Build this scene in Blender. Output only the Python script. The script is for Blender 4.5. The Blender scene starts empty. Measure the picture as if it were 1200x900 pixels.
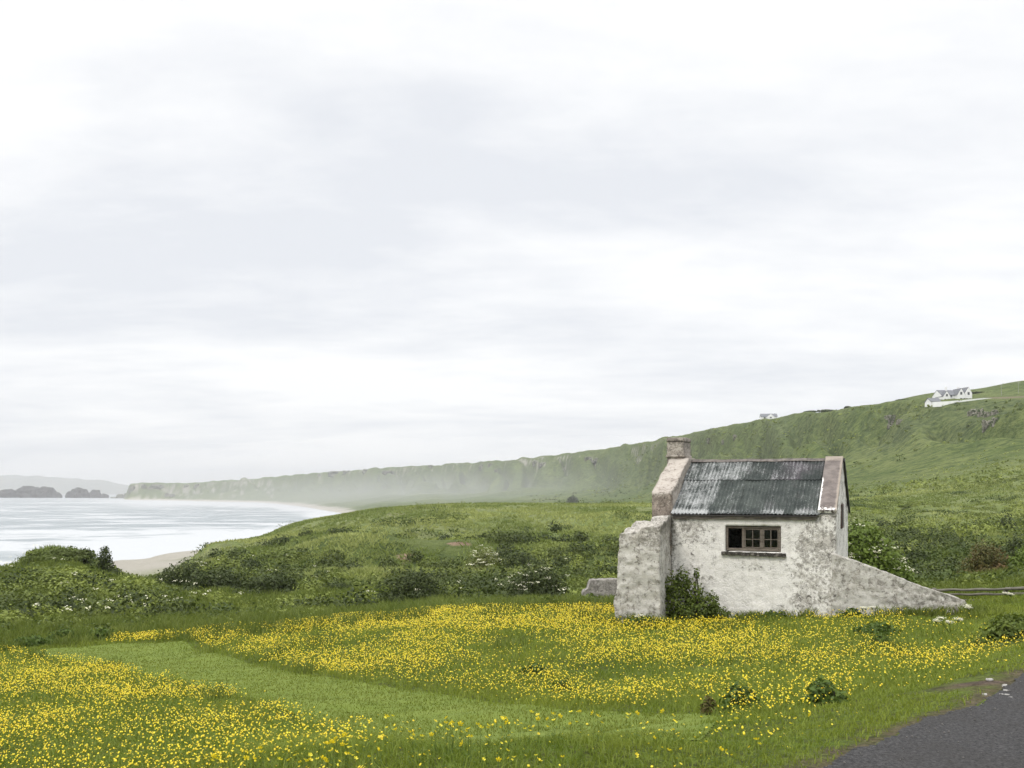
import bpy, bmesh, math, random
import numpy as np
from mathutils import Vector, Matrix, Euler

random.seed(7)
RNG = np.random.default_rng(11)
S = bpy.context.scene
COL = S.collection
R = math.radians

# ------------------------------------------------------------------ camera, sky, sun, exposure
F, CX, HY, CZ = 1150.0, 600.0, 577.0, 1.65      # focal length and horizon in photo pixels, eye height in metres
cam_d = bpy.data.cameras.new('camera')
cam_d.sensor_width = 36.0
cam_d.lens = F / 1200.0 * 36.0
cam_d.shift_y = (HY - 450.0) / 1200.0
cam_d.clip_start, cam_d.clip_end = 0.1, 40000
cam = bpy.data.objects.new('camera', cam_d)
COL.objects.link(cam)
cam.location = (0, 0, CZ)
cam.rotation_euler = (R(90), 0, 0)
S.camera = cam

SUN_EL, SUN_ROT = 50.0, 222.0
S.view_settings.view_transform = 'Standard'
S.view_settings.look = 'None'
S.view_settings.gamma = 1.0
S.view_settings.use_curve_mapping = False
S.view_settings.exposure = 0.22

S.render.engine = 'CYCLES'
cy = S.cycles
cy.max_bounces, cy.diffuse_bounces, cy.glossy_bounces = 6, 3, 2
cy.transmission_bounces, cy.transparent_max_bounces, cy.volume_bounces = 4, 8, 0
cy.use_denoising = True
try:
    cy.denoiser = 'OPENIMAGEDENOISE'
except Exception:
    pass


def nn(nt, kind, ins=None, **props):
    n = nt.nodes.new(kind)
    for k, v in props.items():
        setattr(n, k, v)
    for k, v in (ins or {}).items():
        s = n.inputs[k]
        if hasattr(v, 'is_output') or isinstance(v, bpy.types.NodeSocket):
            nt.links.new(v, s)
        else:
            s.default_value = v
    return n


def math_(nt, op, a, b=None, clamp=False):
    n = nt.nodes.new('ShaderNodeMath')
    n.operation = op
    n.use_clamp = clamp
    for i, v in enumerate((a, b)):
        if v is None:
            continue
        if isinstance(v, bpy.types.NodeSocket):
            nt.links.new(v, n.inputs[i])
        else:
            n.inputs[i].default_value = v
    return n.outputs[0]


def rng_(nt, v, a, b, c=0.0, d=1.0, smooth=False):
    n = nt.nodes.new('ShaderNodeMapRange')
    n.interpolation_type = 'SMOOTHSTEP' if smooth else 'LINEAR'
    n.clamp = True
    nt.links.new(v, n.inputs[0])
    for i, x in enumerate((a, b, c, d)):
        n.inputs[i + 1].default_value = x
    return n.outputs[0]


def mix_(nt, f, a, b, mode='MIX'):
    n = nt.nodes.new('ShaderNodeMix')
    n.data_type = 'RGBA'
    n.blend_type = mode
    n.clamp_factor = True
    for s, v in ((n.inputs[0], f), (n.inputs[6], a), (n.inputs[7], b)):
        if isinstance(v, bpy.types.NodeSocket):
            nt.links.new(v, s)
        elif isinstance(v, (int, float)):
            s.default_value = v
        else:
            s.default_value = (*v, 1.0) if len(v) == 3 else v
    return n.outputs[2]


def noise_(nt, vec, scale, detail=4.0, rough=0.55, dist=0.0, color=False):
    n = nn(nt, 'ShaderNodeTexNoise', {'Scale': scale, 'Detail': detail, 'Roughness': rough, 'Distortion': dist})
    if vec is not None:
        nt.links.new(vec, n.inputs['Vector'])
    return n.outputs['Color' if color else 'Fac']


def vscale_(nt, vec, sx, sy, sz, loc=(0, 0, 0)):
    n = nn(nt, 'ShaderNodeMapping')
    nt.links.new(vec, n.inputs['Vector'])
    n.inputs['Scale'].default_value = (sx, sy, sz)
    n.inputs['Location'].default_value = loc
    return n.outputs[0]


# world: overcast sky (sky texture seen through a cloud layer, brighter overhead as real overcast is)
W = bpy.data.worlds.new('World')
S.world = W
W.use_nodes = True
nt = W.node_tree
nt.nodes.clear()
sky = nn(nt, 'ShaderNodeTexSky', sky_type='NISHITA', sun_disc=False, sun_elevation=R(SUN_EL), sun_rotation=R(SUN_ROT))
tc = nn(nt, 'ShaderNodeTexCoord')
sep = nn(nt, 'ShaderNodeSeparateXYZ', {0: tc.outputs['Generated']})
zc = math_(nt, 'ADD', math_(nt, 'MAXIMUM', sep.outputs[2], 0.0), 0.13)
cmb = nn(nt, 'ShaderNodeCombineXYZ', {0: math_(nt, 'DIVIDE', sep.outputs[0], zc), 1: math_(nt, 'DIVIDE', sep.outputs[1], zc), 2: 3.7})
n1 = noise_(nt, vscale_(nt, cmb.outputs[0], 0.55, 0.95, 1.0), 1.15, 7.0, 0.52, 0.35)
n2 = noise_(nt, vscale_(nt, cmb.outputs[0], 0.8, 1.3, 1.0, (5, 3, 1)), 3.1, 6.0, 0.6, 0.2)
nsum = math_(nt, 'ADD', math_(nt, 'MULTIPLY', n1, 0.72), math_(nt, 'MULTIPLY', n2, 0.28))
cl = nn(nt, 'ShaderNodeValToRGB', {0: nsum})
er = cl.color_ramp
er.elements[0].position, er.elements[0].color = 0.38, (7.35, 7.55, 7.95, 1)
er.elements[1].position, er.elements[1].color = 0.60, (9.5, 9.5, 9.5, 1)
e = er.elements.new(0.49); e.color = (8.45, 8.55, 8.75, 1)
zen = rng_(nt, sep.outputs[2], 0.45, 1.0, 1.0, 3.2, True)
clz = nn(nt, 'ShaderNodeVectorMath', {0: cl.outputs[0]}, operation='SCALE')
nt.links.new(zen, clz.inputs['Scale'])
skymix = mix_(nt, 0.95, sky.outputs[0], clz.outputs[0])
low = rng_(nt, sep.outputs[2], -0.03, -0.005, 0.0, 1.0)
fin = mix_(nt, low, (2.4, 2.6, 2.2), skymix)
bg = nn(nt, 'ShaderNodeBackground', {'Color': fin, 'Strength': 0.1})
wo = nn(nt, 'ShaderNodeOutputWorld', {'Surface': bg.outputs[0]})

sun_d = bpy.data.lights.new('sun', 'SUN')
sun_d.energy, sun_d.angle, sun_d.color = 1.5, R(13), (1.0, 0.96, 0.89)
sun = bpy.data.objects.new('sun', sun_d)
COL.objects.link(sun)
sdir = Vector((math.cos(R(SUN_EL)) * math.sin(R(SUN_ROT)), math.cos(R(SUN_EL)) * math.cos(R(SUN_ROT)), math.sin(R(SUN_EL))))
sun.rotation_euler = sdir.to_track_quat('Z', 'Y').to_euler()

# ------------------------------------------------------------------ noise and mesh helpers
def _hash(ix, iy, iz, seed):
    h = (ix * 374761393 + iy * 668265263 + iz * 2147483647 + seed * 974634777) & 0xFFFFFFFF
    h = ((h ^ (h >> 13)) * 1274126177) & 0xFFFFFFFF
    h = (h ^ (h >> 16)) & 0xFFFFFFFF
    return h.astype(np.float64) / 4294967295.0


def vnoise(x, y, z=None, seed=0):
    x = np.asarray(x, float); y = np.asarray(y, float)
    z = np.zeros_like(x) if z is None else np.asarray(z, float)
    fx, fy, fz = np.floor(x), np.floor(y), np.floor(z)
    ix, iy, iz = fx.astype(np.int64), fy.astype(np.int64), fz.astype(np.int64)
    tx, ty, tz = x - fx, y - fy, z - fz
    tx = tx * tx * tx * (tx * (tx * 6 - 15) + 10); ty = ty * ty * ty * (ty * (ty * 6 - 15) + 10); tz = tz * tz * (3 - 2 * tz)
    def L(a, b, t): return a + (b - a) * t
    c = {}
    for dx in (0, 1):
        for dy in (0, 1):
            for dz in (0, 1):
                c[dx, dy, dz] = _hash(ix + dx, iy + dy, iz + dz, seed)
    a = L(L(c[0, 0, 0], c[1, 0, 0], tx), L(c[0, 1, 0], c[1, 1, 0], tx), ty)
    b = L(L(c[0, 0, 1], c[1, 0, 1], tx), L(c[0, 1, 1], c[1, 1, 1], tx), ty)
    return L(a, b, tz) * 2 - 1


def fbm(x, y, z=None, oct=4, seed=0, gain=0.5):
    s = 0.0; a = 1.0; f = 1.0; t = 0.0
    for o in range(oct):
        s = s + a * vnoise(np.asarray(x) * f + 17.3 * o, np.asarray(y) * f - 9.1 * o, None if z is None else np.asarray(z) * f, seed + o)
        t += a; a *= gain; f *= 2.03
    return s / t


def smooth(a, b, x):
    t = np.clip((x - a) / (b - a), 0, 1)
    return t * t * (3 - 2 * t)


def mesh_np(name, verts, faces, mats=(), parent=None, attrs=None, mat_idx=None, shade=False):
    """verts (n,3), faces: one (m,k) array or a list of such arrays -> linked mesh object"""
    if isinstance(faces, np.ndarray):
        faces = [faces]
    faces = [f for f in faces if len(f)]
    me = bpy.data.meshes.new(name)
    verts = np.ascontiguousarray(verts, dtype=np.float32)
    me.vertices.add(len(verts))
    me.vertices.foreach_set('co', verts.ravel())
    loops = np.concatenate([f.ravel() for f in faces]).astype(np.int32)
    sizes = np.concatenate([np.full(len(f), f.shape[1], np.int32) for f in faces])
    starts = np.concatenate([[0], np.cumsum(sizes)[:-1]]).astype(np.int32)
    me.loops.add(len(loops))
    me.loops.foreach_set('vertex_index', loops)
    me.polygons.add(len(sizes))
    me.polygons.foreach_set('loop_start', starts)
    if mat_idx is not None:
        me.polygons.foreach_set('material_index', np.asarray(mat_idx, np.int32))
    if shade:
        me.polygons.foreach_set('use_smooth', np.ones(len(sizes), bool))
    me.update(calc_edges=True)
    for m in mats:
        me.materials.append(m)
    for k, v in (attrs or {}).items():
        a = me.attributes.new(k, 'FLOAT', 'POINT')
        a.data.foreach_set('value', np.ascontiguousarray(v, dtype=np.float32))
    o = bpy.data.objects.new(name, me)
    COL.objects.link(o)
    if parent:
        o.parent = parent
    return o


def obj_bm(name, bm, m, parent=None, shade=False):
    me = bpy.data.meshes.new(name)
    bmesh.ops.recalc_face_normals(bm, faces=bm.faces)
    bm.to_mesh(me); bm.free()
    for mm in (m if isinstance(m, (list, tuple)) else [m]):
        me.materials.append(mm)
    if shade:
        for p in me.polygons:
            p.use_smooth = True
    o = bpy.data.objects.new(name, me)
    COL.objects.link(o)
    if parent:
        o.parent = parent
    return o


def tag(o, label=None, cat=None, group=None, kind=None):
    for k, v in (('label', label), ('category', cat), ('group', group), ('kind', kind)):
        if v:
            o[k] = v
    return o


def thing(name, loc, label, cat, rz=0.0, group=None):
    o = bpy.data.objects.new(name, None)
    o.empty_display_size = 0.3
    COL.objects.link(o)
    o.location = loc
    o.rotation_euler = (0, 0, rz)
    return tag(o, label, cat, group)


def box_bm(bm, x0, x1, y0, y1, z0, z1, bevel=0.0):
    r = bmesh.ops.create_cube(bm, size=1.0)
    vs = r['verts']
    for v in vs:
        v.co = Vector((x0 + (v.co.x + .5) * (x1 - x0), y0 + (v.co.y + .5) * (y1 - y0), z0 + (v.co.z + .5) * (z1 - z0)))
    if bevel:
        es = list({e for v in vs for e in v.link_edges})
        bmesh.ops.bevel(bm, geom=es, offset=bevel, segments=1, affect='EDGES')
    return vs


def P(px, py, Y):
    return np.array([(px - CX) / F * Y, Y, CZ - (py - HY) / F * Y])


# ------------------------------------------------------------------ terrain profile, column by column
def y_(Y, py): return (Y, -(py - HY) / F * Y)
def w_(Y, z): return (Y, z - CZ)
def r_(Y, z): return (Y, z)

COLS = {
 0:    [w_(4,-.35), y_(9,900), y_(12.5,850), y_(18,800), y_(25,765), y_(30,746), y_(40,720), y_(55,692), y_(70,668), r_(100,-12), r_(130,-16), r_(170,-19), r_(200,-20.5), r_(1000,-22), r_(2690,-22), r_(2710,-22), r_(2730,-22), r_(2780,-22), r_(3300,-22), r_(4000,-22), r_(5200,-22)],
 70:   [w_(4,-.28), y_(8.5,900), y_(12,850), y_(17.8,800), y_(25,765), y_(30,744), y_(40,716), y_(55,683), y_(68,654), r_(100,-12), r_(130,-16), r_(170,-19), r_(200,-20.5), r_(1000,-22), r_(2690,-22), r_(2710,-22), r_(2730,-22), r_(2780,-22), r_(3300,-22), r_(4000,-22), r_(5200,-22)],
 145:  [w_(4,-.2), y_(8,900), y_(11.8,850), y_(17.5,800), y_(25,760), y_(30,741), y_(42,716), y_(56,695), y_(68,681), r_(110,-11.5), r_(160,-16), r_(230,-18.8), r_(290,-20), r_(600,-22), r_(2690,-22), r_(2710,-22), r_(2730,-22), r_(2780,-22), r_(3300,-22), r_(4000,-22), r_(5200,-22)],
 153:  [w_(4,-.2), y_(8,900), y_(11.8,850), y_(17.5,800), y_(25,760), y_(30,741), y_(42,714), y_(56,695), y_(68,682), r_(110,-11.5), r_(160,-16), r_(230,-18.8), r_(290,-20), r_(600,-22), r_(2690,-19.7), y_(2710,577), y_(2730,571), y_(2770,566.5), y_(3300,567), y_(3800,569), r_(5200,-22)],
 200:  [w_(4,-.15), y_(7.6,900), y_(11.7,850), y_(17.3,800), y_(25,758), y_(30,739), y_(44,714), y_(58,696), y_(72,683), r_(110,-10.8), r_(160,-14.5), r_(240,-18.6), r_(324,-20), r_(700,-22), r_(2560,-19.7), y_(2640,579), y_(2690,572), y_(2740,566), y_(3300,567), y_(3800,569), r_(5200,-22)],
 250:  [w_(4,-.1), y_(7.3,900), y_(11.6,850), y_(17.2,800), y_(25,756), y_(30,738), y_(45,711), y_(60,694), y_(78,680), y_(105,666), y_(140,652), y_(175,644), r_(350,-20.0), r_(700,-22), r_(2300,-19.6), y_(2450,578), y_(2540,569), y_(2620,564), y_(3100,565), y_(3600,568), r_(5200,-22)],
 300:  [w_(4,-.05), y_(7,900), y_(11.5,850), y_(17,800), y_(25.5,755), y_(30,736), y_(45,711), y_(60,694), y_(80,678), y_(110,660), y_(150,643), y_(200,631), r_(380,-20.1), r_(800,-22), r_(2090,-19.6), y_(2350,576), y_(2440,567), y_(2500,560.5), y_(2900,562), y_(3500,566), r_(5200,-22)],
 350:  [w_(4,0), y_(6.8,900), y_(11.3,850), y_(16.5,800), y_(25,752), y_(30,733), y_(45,711), y_(60,694), y_(80,676), y_(110,656), y_(150,634), y_(210,614), r_(420,-20.3), r_(900,-21.5), r_(1500,-19.6), y_(2150,577), y_(2250,566), y_(2320,556.5), y_(2700,558), y_(3200,563), r_(5200,-22)],
 400:  [w_(4,.02), y_(6.5,900), y_(11.2,850), y_(16.2,800), y_(24.5,748), y_(29.5,729), y_(45,710), y_(60,693), y_(80,674), y_(110,651), y_(150,626), y_(215,603.5), r_(420,-19.6), r_(850,-20.4), r_(1050,-19.3), y_(1800,578), y_(2000,565), y_(2090,553), y_(2400,554), y_(3000,560), r_(5200,-20)],
 450:  [w_(4,.05), y_(6,900), y_(11.1,850), y_(16,800), y_(23,745), y_(29,726), y_(45,708), y_(60,691), y_(80,671), y_(110,646), y_(150,618), y_(215,596), r_(420,-17), r_(800,-18.5), r_(1000,-14.5), y_(1500,578), y_(1750,562), y_(1850,548.5), y_(2100,550), y_(2700,556), r_(5200,-10)],
 550:  [w_(4,.08), w_(5.6,.02), y_(11,850), y_(15.5,800), y_(21,750), y_(28,719), y_(45,704), y_(60,688), y_(80,668), y_(110,643), y_(150,615), y_(215,591), r_(400,-14), r_(800,-16), r_(950,-10.7), y_(1250,577), y_(1480,557), y_(1560,543), y_(1800,545), y_(2300,551), r_(5200,0)],
 650:  [w_(4,.06), w_(5.9,.02), y_(10.8,850), y_(15,800), y_(20,750), y_(27.5,717), y_(45,702), y_(60,686), y_(80,664), y_(110,641), y_(150,615), y_(215,591), r_(400,-9), r_(700,-10.5), y_(850,588), y_(1100,572), y_(1210,551), y_(1290,533), y_(1500,535), y_(2000,543), r_(5200,5)],
 720:  [w_(4,.03), w_(6,.0), y_(10,850), y_(14.5,800), y_(20,752), y_(27,718), y_(45,700), y_(60,682), y_(80,660), y_(110,638), y_(150,614), y_(215,591), r_(370,-7), r_(600,-8), y_(750,587), y_(950,570), y_(1040,546), y_(1110,524), y_(1280,526), y_(1700,535), r_(5200,10)],
 800:  [w_(4,.01), w_(6,.0), y_(9,850), y_(13.5,800), y_(19,757), y_(26,722), y_(42,697), y_(56,678), y_(76,656), y_(108,632), y_(150,610), y_(215,591), r_(320,-4.5), r_(480,-3), y_(600,580), y_(740,560), y_(800,536), y_(860,509.5), y_(980,511), y_(1300,520), r_(5200,15)],
 850:  [w_(4,.0), w_(5.9,.0), y_(8.3,850), y_(12.8,800), y_(18.5,759), y_(25,727), y_(40,697), y_(54,676), y_(74,653), y_(106,628), y_(150,607), y_(216,591), y_(305,584), y_(430,575), y_(530,568), y_(635,550), y_(695,526), y_(750,500), y_(860,502), y_(1150,512), r_(5200,18)],
 900:  [w_(4,.0), w_(5.8,.0), y_(7.9,850), y_(12.2,800), y_(18,759), y_(24.5,726), y_(38,697), y_(53,674), y_(72,651), y_(105,625), y_(150,605), y_(216,591), y_(300,582), y_(390,571), y_(470,557), y_(540,540), y_(600,517), y_(650,491), y_(740,493), y_(1000,503), r_(5200,20)],
 1000: [w_(4,.0), w_(6.2,.0), w_(7.6,-.1), y_(11,800), y_(16.5,760), y_(23.5,724), y_(36,692), y_(52,670), y_(71,648), y_(105,623), y_(150,603), y_(210,588), y_(280,573), y_(340,560), y_(400,543), y_(450,524), y_(490,503), y_(525,478.5), y_(600,480), y_(800,486), r_(5200,25)],
 1100: [w_(4,.0), w_(7.1,.01), w_(8.5,-.06), y_(11.2,790), y_(16,762), y_(23.2,722), y_(33,692), y_(50,666), y_(70,645), y_(105,620), y_(150,597), y_(200,580), y_(250,565), y_(300,550), y_(345,530), y_(380,510), y_(405,488), y_(430,468), y_(500,466), y_(650,464), r_(5200,40)],
 1140: [w_(4,.0), w_(7.5,.01), w_(9.2,-.05), y_(12,778), y_(16.2,758), y_(23,720), y_(32,690), y_(49,664), y_(70,643), y_(105,617), y_(147,596), y_(193,578), y_(240,563), y_(285,547), y_(328,528), y_(360,509), y_(385,488), y_(415,469), y_(480,465.5), y_(640,461), r_(5200,50)],
 1200: [w_(4,.0), w_(8.8,.01), w_(10.2,.02), y_(13,765), y_(16.5,752), y_(22.5,716), y_(30,690), y_(48,661), y_(70,640), y_(105,612), y_(140,592), y_(180,573), y_(220,558), y_(260,543), y_(300,525), y_(330,508), y_(355,488), y_(385,468.5), y_(450,463), y_(620,451), r_(5200,60)],
 1600: [w_(4,.0), w_(9.5,.01), w_(12,.02), y_(16,715), y_(20,695), y_(26,675), y_(36,655), y_(52,632), y_(72,612), y_(100,592), y_(130,573), y_(165,555), y_(200,540), y_(235,525), y_(265,507), y_(290,488), y_(310,468), y_(335,445), y_(400,440), y_(560,430), r_(5200,60)],
}
COLS[-500] = [(Y, z) for Y, z in COLS[0]]
COLS[2000] = [(Y, z) for Y, z in COLS[1600]]


def pchip(x, y, xq):
    """monotone cubic; x (n,), y (n,m) -> (len(xq), m)"""
    x = np.asarray(x, float); y = np.asarray(y, float)
    h = np.diff(x)[:, None]; d = np.diff(y, axis=0) / h
    m = np.zeros_like(y)
    w1 = 2 * h[1:] + h[:-1]; w2 = h[1:] + 2 * h[:-1]
    with np.errstate(divide='ignore', invalid='ignore'):
        hm = (w1 + w2) / (w1 / d[:-1] + w2 / d[1:])
    m[1:-1] = np.where(d[:-1] * d[1:] > 0, hm, 0.0)
    m[0], m[-1] = d[0], d[-1]
    k = np.clip(np.searchsorted(x, xq, side='right') - 1, 0, len(x) - 2)
    t = ((xq - x[k]) / (x[k + 1] - x[k]))[:, None]
    t = np.clip(t, 0, 1)
    H = (x[k + 1] - x[k])[:, None]
    return (y[k] * (2 * t**3 - 3 * t**2 + 1) + m[k] * H * (t**3 - 2 * t**2 + t) + y[k + 1] * (-2 * t**3 + 3 * t**2) + m[k + 1] * H * (t**3 - t**2))


_ps = sorted(COLS)
_kn = np.array([[(math.log(Y), z) for Y, z in COLS[p]] for p in _ps])      # (ncol, K, 2)
NK = _kn.shape[1]
UPX = np.concatenate([np.arange(-500, -20, 8.0), np.arange(-20, 1220, 2.0), np.arange(1220, 2001, 8.0)])
_knu = pchip(np.array(_ps, float), _kn.reshape(len(_ps), -1), UPX).reshape(len(UPX), NK, 2)
LY = np.concatenate([np.linspace(math.log(3.5), math.log(40), 500)[:-1], np.linspace(math.log(40), math.log(5200), 900)])
TZ = np.zeros((len(UPX), len(LY))); TK = np.zeros_like(TZ)
for i in range(len(UPX)):
    lx = np.maximum.accumulate(_knu[i, :, 0] + np.arange(NK) * 1e-6)
    TZ[i] = pchip(lx, _knu[i, :, 1:2], np.clip(LY, lx[0], lx[-1]))[:, 0]
    TK[i] = np.interp(LY, lx, np.arange(NK))
_cu = _knu[:, 17, 0]
_cx, _cy2 = (UPX - CX) / F * np.exp(_cu), np.exp(_cu)
ARC = np.concatenate([[0], np.cumsum(np.hypot(np.diff(_cx), np.diff(_cy2)))])


def _bil(T, fu, fy):
    i = np.clip(np.floor(fu).astype(int), 0, T.shape[0] - 2); j = np.clip(np.floor(fy).astype(int), 0, T.shape[1] - 2)
    a, b = np.clip(fu - i, 0, 1), np.clip(fy - j, 0, 1)
    return (T[i, j] * (1 - a) + T[i + 1, j] * a) * (1 - b) + (T[i, j + 1] * (1 - a) + T[i + 1, j + 1] * a) * b


def terrain(X, Y, full=False):
    X = np.asarray(X, float); Y = np.asarray(Y, float)
    Yc = np.clip(Y, 3.6, 5190)
    px = np.clip(X / Yc * F + CX, -500, 2000)
    fu = np.interp(px, UPX, np.arange(len(UPX))); fy = np.interp(np.log(Yc), LY, np.arange(len(LY)))
    z = _bil(TZ, fu, fy) + CZ
    k = _bil(TK, fu, fy)
    s = np.interp(px, UPX, ARC)
    # meadow unevenness, hummocks, dunes, gullies of the escarpment
    a_me = smooth(9, 13, Y) * (1 - smooth(24, 34, Y))
    z = z + 0.06 * fbm(X / 1.7, Y / 1.7, oct=3, seed=3) * a_me
    a_hum = smooth(32, 60, Y) * (1 - smooth(230, 320, Y))
    z = z + a_hum * (1.15 * fbm(X / 8, Y / 12, oct=4, seed=5) + 0.7 * fbm(X / 26, Y / 30, oct=2, seed=6)) * (0.35 + 0.65 * (np.abs(k - 11) > 0.35)) * (1 - .55 * smooth(150, 205, Y))
    for (bp, bY, rx, ry, bh) in ((268, 140, 9, 9, 1.7), (330, 118, 12, 8, 1.5), (345, 150, 14, 8, 1.0), (470, 128, 16, 8, 1.7), (560, 140, 20, 9, 1.4), (620, 112, 15, 8, 1.5), (700, 140, 22, 10, 1.3), (520, 98, 14, 6, 1.2), (400, 95, 12, 6, 1.2), (660, 88, 12, 6, 1.1)):
        bx = (bp - CX) / F * bY
        z = z + bh * np.exp(-(((X - bx) / rx)**2 + ((Y - bY) / ry)**2) * 1.2)
    land = smooth(-20.2 + CZ, -17.0 + CZ, z)
    prot = .97 * smooth(1045, 1085, px) * (1 - smooth(1175, 1215, px)) * smooth(15.0, 16.0, k)
    a_hill = smooth(11.6, 13.6, k) * (1 - smooth(16.6, 17.0, k)) * land * (1 - prot)
    z = z + a_hill * (3.2 * fbm(X / 55, Y / 60, oct=5, seed=8)) * np.clip(Yc / 350, .3, 1.2)
    far_ = smooth(650, 1100, Yc)
    g = smooth(14.0 + .8 * far_, 15.5 + .3 * far_, k) * (1 - smooth(16.25, 16.97, k)) * land
    warp = 0.5 * fbm(X / 60, Y / 60, oct=2, seed=12)
    gul = 1 - np.abs(fbm((s + 26 * (k - 15)) / 74 + warp, k * 0.22 + warp, oct=2, seed=9)) * 2.4
    z = z - g * (17.0 * np.clip(gul, -0.4, 1) - 4.0) * np.clip(Yc / 700, 0.62, .95) * (1 - prot)
    gn = smooth(15.2, 16.3, k) * (1 - smooth(16.7, 17.0, k)) * land
    z = z + smooth(16.4, 17, k) * (1 - smooth(17.0, 18.0, k)) * land * (1 - prot) * np.clip(Yc / 900, .25, 1.6) * 2.6 * fbm(s / 34, s * 0 + 3, oct=4, seed=15)
    z = z + gn * 2.6 * (1 - prot) * fbm(s / 16.0, k * 2.0, oct=3, seed=14)
    if full:
        return z, k, s, px
    return z


def hit(px, py, y0=4.0, y1=4500.0, lift=0.0):
    Ys = np.exp(np.linspace(math.log(y0), math.log(y1), 6000))
    X = (px - CX) / F * Ys
    zr = CZ - (py - HY) / F * Ys
    zt = terrain(X, Ys) + lift
    i = np.argmax(zt >= zr)
    if zt[i] < zr[i]:
        i = len(Ys) - 1
    return np.array([X[i], Ys[i], zt[i] - lift])


def in_poly(poly, X, Y):
    c = np.zeros(X.shape, bool)
    n = len(poly)
    for i in range(n):
        x0, y0 = poly[i][:2]; x1, y1 = poly[(i + 1) % n][:2]
        cond = (y0 > Y) != (y1 > Y)
        with np.errstate(divide='ignore', invalid='ignore'):
            xx = (x1 - x0) * (Y - y0) / (y1 - y0) + x0
        c ^= cond & (X < xx)
    return c


def dist_line(pts, X, Y):
    d = np.full(X.shape, 1e9)
    for (x0, y0), (x1, y1) in zip(pts[:-1], pts[1:]):
        t = np.clip(((X - x0) * (x1 - x0) + (Y - y0) * (y1 - y0)) / ((x1 - x0)**2 + (y1 - y0)**2), 0, 1)
        d = np.minimum(d, np.hypot(X - x0 - t * (x1 - x0), Y - y0 - t * (y1 - y0)))
    return d


ROAD_EDGE = [(-12.0, -6.5), (-6.2, -2.0), (-3.0, 0.9), (0.2, 4.1)] + [tuple((lambda q: ((q[0] - CX) / F * (F * CZ / (q[1] - HY)), F * CZ / (q[1] - HY)))(q)) for q in
             ((960, 905), (1000, 885), (1060, 856), (1100, 842), (1140, 830), (1165, 815), (1185, 803), (1202, 792))] + [(5.6, 9.5), (8.5, 11.5), (14, 14.5), (24, 18.5)]
ROAD_POLY = ROAD_EDGE + [(24, -6.5)]
_pp = [(25, 766), (60, 760), (130, 755), (215, 751), (232, 763), (300, 780), (345, 789), (400, 797), (470, 808), (540, 818), (640, 829), (740, 836), (800, 838), (845, 842),
       (820, 852), (780, 862), (720, 874), (660, 886), (600, 889), (540, 882), (470, 866), (420, 848), (345, 826), (275, 806), (180, 786), (100, 770)]
PATH_POLY = [tuple(hit(a, b, 7.0, lift=0.0 if i < 14 else 0.13)[:2]) for i, (a, b) in enumerate(_pp)]

# terrain grid (a fan of columns with its apex three metres behind the camera)
VV = np.concatenate([np.linspace(-1.05, -0.57, 40)[:-1], np.linspace(-0.57, 0.57, 640), np.linspace(0.57, 1.05, 40)[1:]])
GY = np.concatenate([np.linspace(-2.4, 4.0, 30)[:-1], np.exp(np.linspace(math.log(4.0), math.log(36), 380))[:-1], np.exp(np.linspace(math.log(36), math.log(5150), 640))])
GX = VV[:, None] * (GY[None, :] + 3.0)
GYY = np.broadcast_to(GY[None, :], GX.shape)
TZZ, TKK, TSS, TPX = terrain(GX.ravel(), GYY.ravel(), True)
NV, NR = len(VV), len(GY)
gx, gy = GX.ravel(), GYY.ravel()
in_road = in_poly(ROAD_POLY, gx, gy)
d_edge = dist_line(ROAD_EDGE, gx, gy)
TZZ = TZZ + 0.045 * fbm(gx / .8, gy / .8, oct=3, seed=21) * (~in_road) * smooth(0.15, .9, d_edge) * (1 - smooth(9, 14, gy))
idx = np.arange(NV * NR).reshape(NV, NR)
quads = np.stack([idx[:-1, :-1], idx[1:, :-1], idx[1:, 1:], idx[:-1, 1:]], -1).reshape(-1, 4)
VT = np.stack([gx, gy, TZZ], -1)

rel = TZZ - CZ
land_near = smooth(-20.3, -18.9, rel)
a_sand = (1 - smooth(-19.3, -17.0, rel + 0.6 * fbm(gx / 20, gy / 20, oct=2, seed=30))) * (gy > 90)
pale = smooth(0.05, .4, fbm(gx / 7, gy / 11, oct=3, seed=31)) * (np.abs(gx + 52) < 46) * (TPX > 228) * smooth(110, 150, gy) * (1 - smooth(200, 230, gy)) * 0.4
# a dry sandy scar and a few bare patches on the near dune
scar = np.zeros_like(gx)
for (pa, pb, w) in (((434, 668), (476, 653), .75), ((470, 653), (483, 651), 1.0), ((530, 637), (545, 637), .8)):
    A, B = hit(*pa), hit(*pb)
    scar = np.maximum(scar, 1 - smooth(.4 * w, w, dist_line([A[:2], B[:2]], gx + .7 * fbm(gx / 2, gy / 2, oct=2, seed=33), gy)))
a_rock = smooth(0.36, 0.46, fbm(TSS / 95, TKK * 5.5, oct=4, seed=40)) * smooth(15.9, 16.2, TKK) * (1 - smooth(16.85, 16.97, TKK)) * smooth(750, 1100, gy) * land_near
a_rock = np.maximum(a_rock, (TPX < 320) * smooth(.12, .3, fbm(TSS / 18, TKK * 3, oct=3, seed=41)) * smooth(14.2, 15.0, TKK) * (1 - smooth(16.4, 16.9, TKK)) * land_near * .8)
_sp = hit(1160, 800)
a_soil = (1 - smooth(.10, .58, np.hypot((gx - _sp[0]) / 1.0, (gy - _sp[1] - .05) / .7) + .25 * fbm(gx / .3, gy / .3, oct=3, seed=44)))
a_soil = np.maximum(a_soil, (~in_road) * (1 - smooth(0.02, .28, d_edge + .12 * fbm(gx / .25, gy / .25, oct=3, seed=45))) * .75)
a_field = smooth(1140, 1172, TPX) * smooth(17.1, 17.25, TKK) * (1 - smooth(17.6, 17.8, TKK))
a_meadow = (1 - smooth(26, 33, gy))
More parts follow.
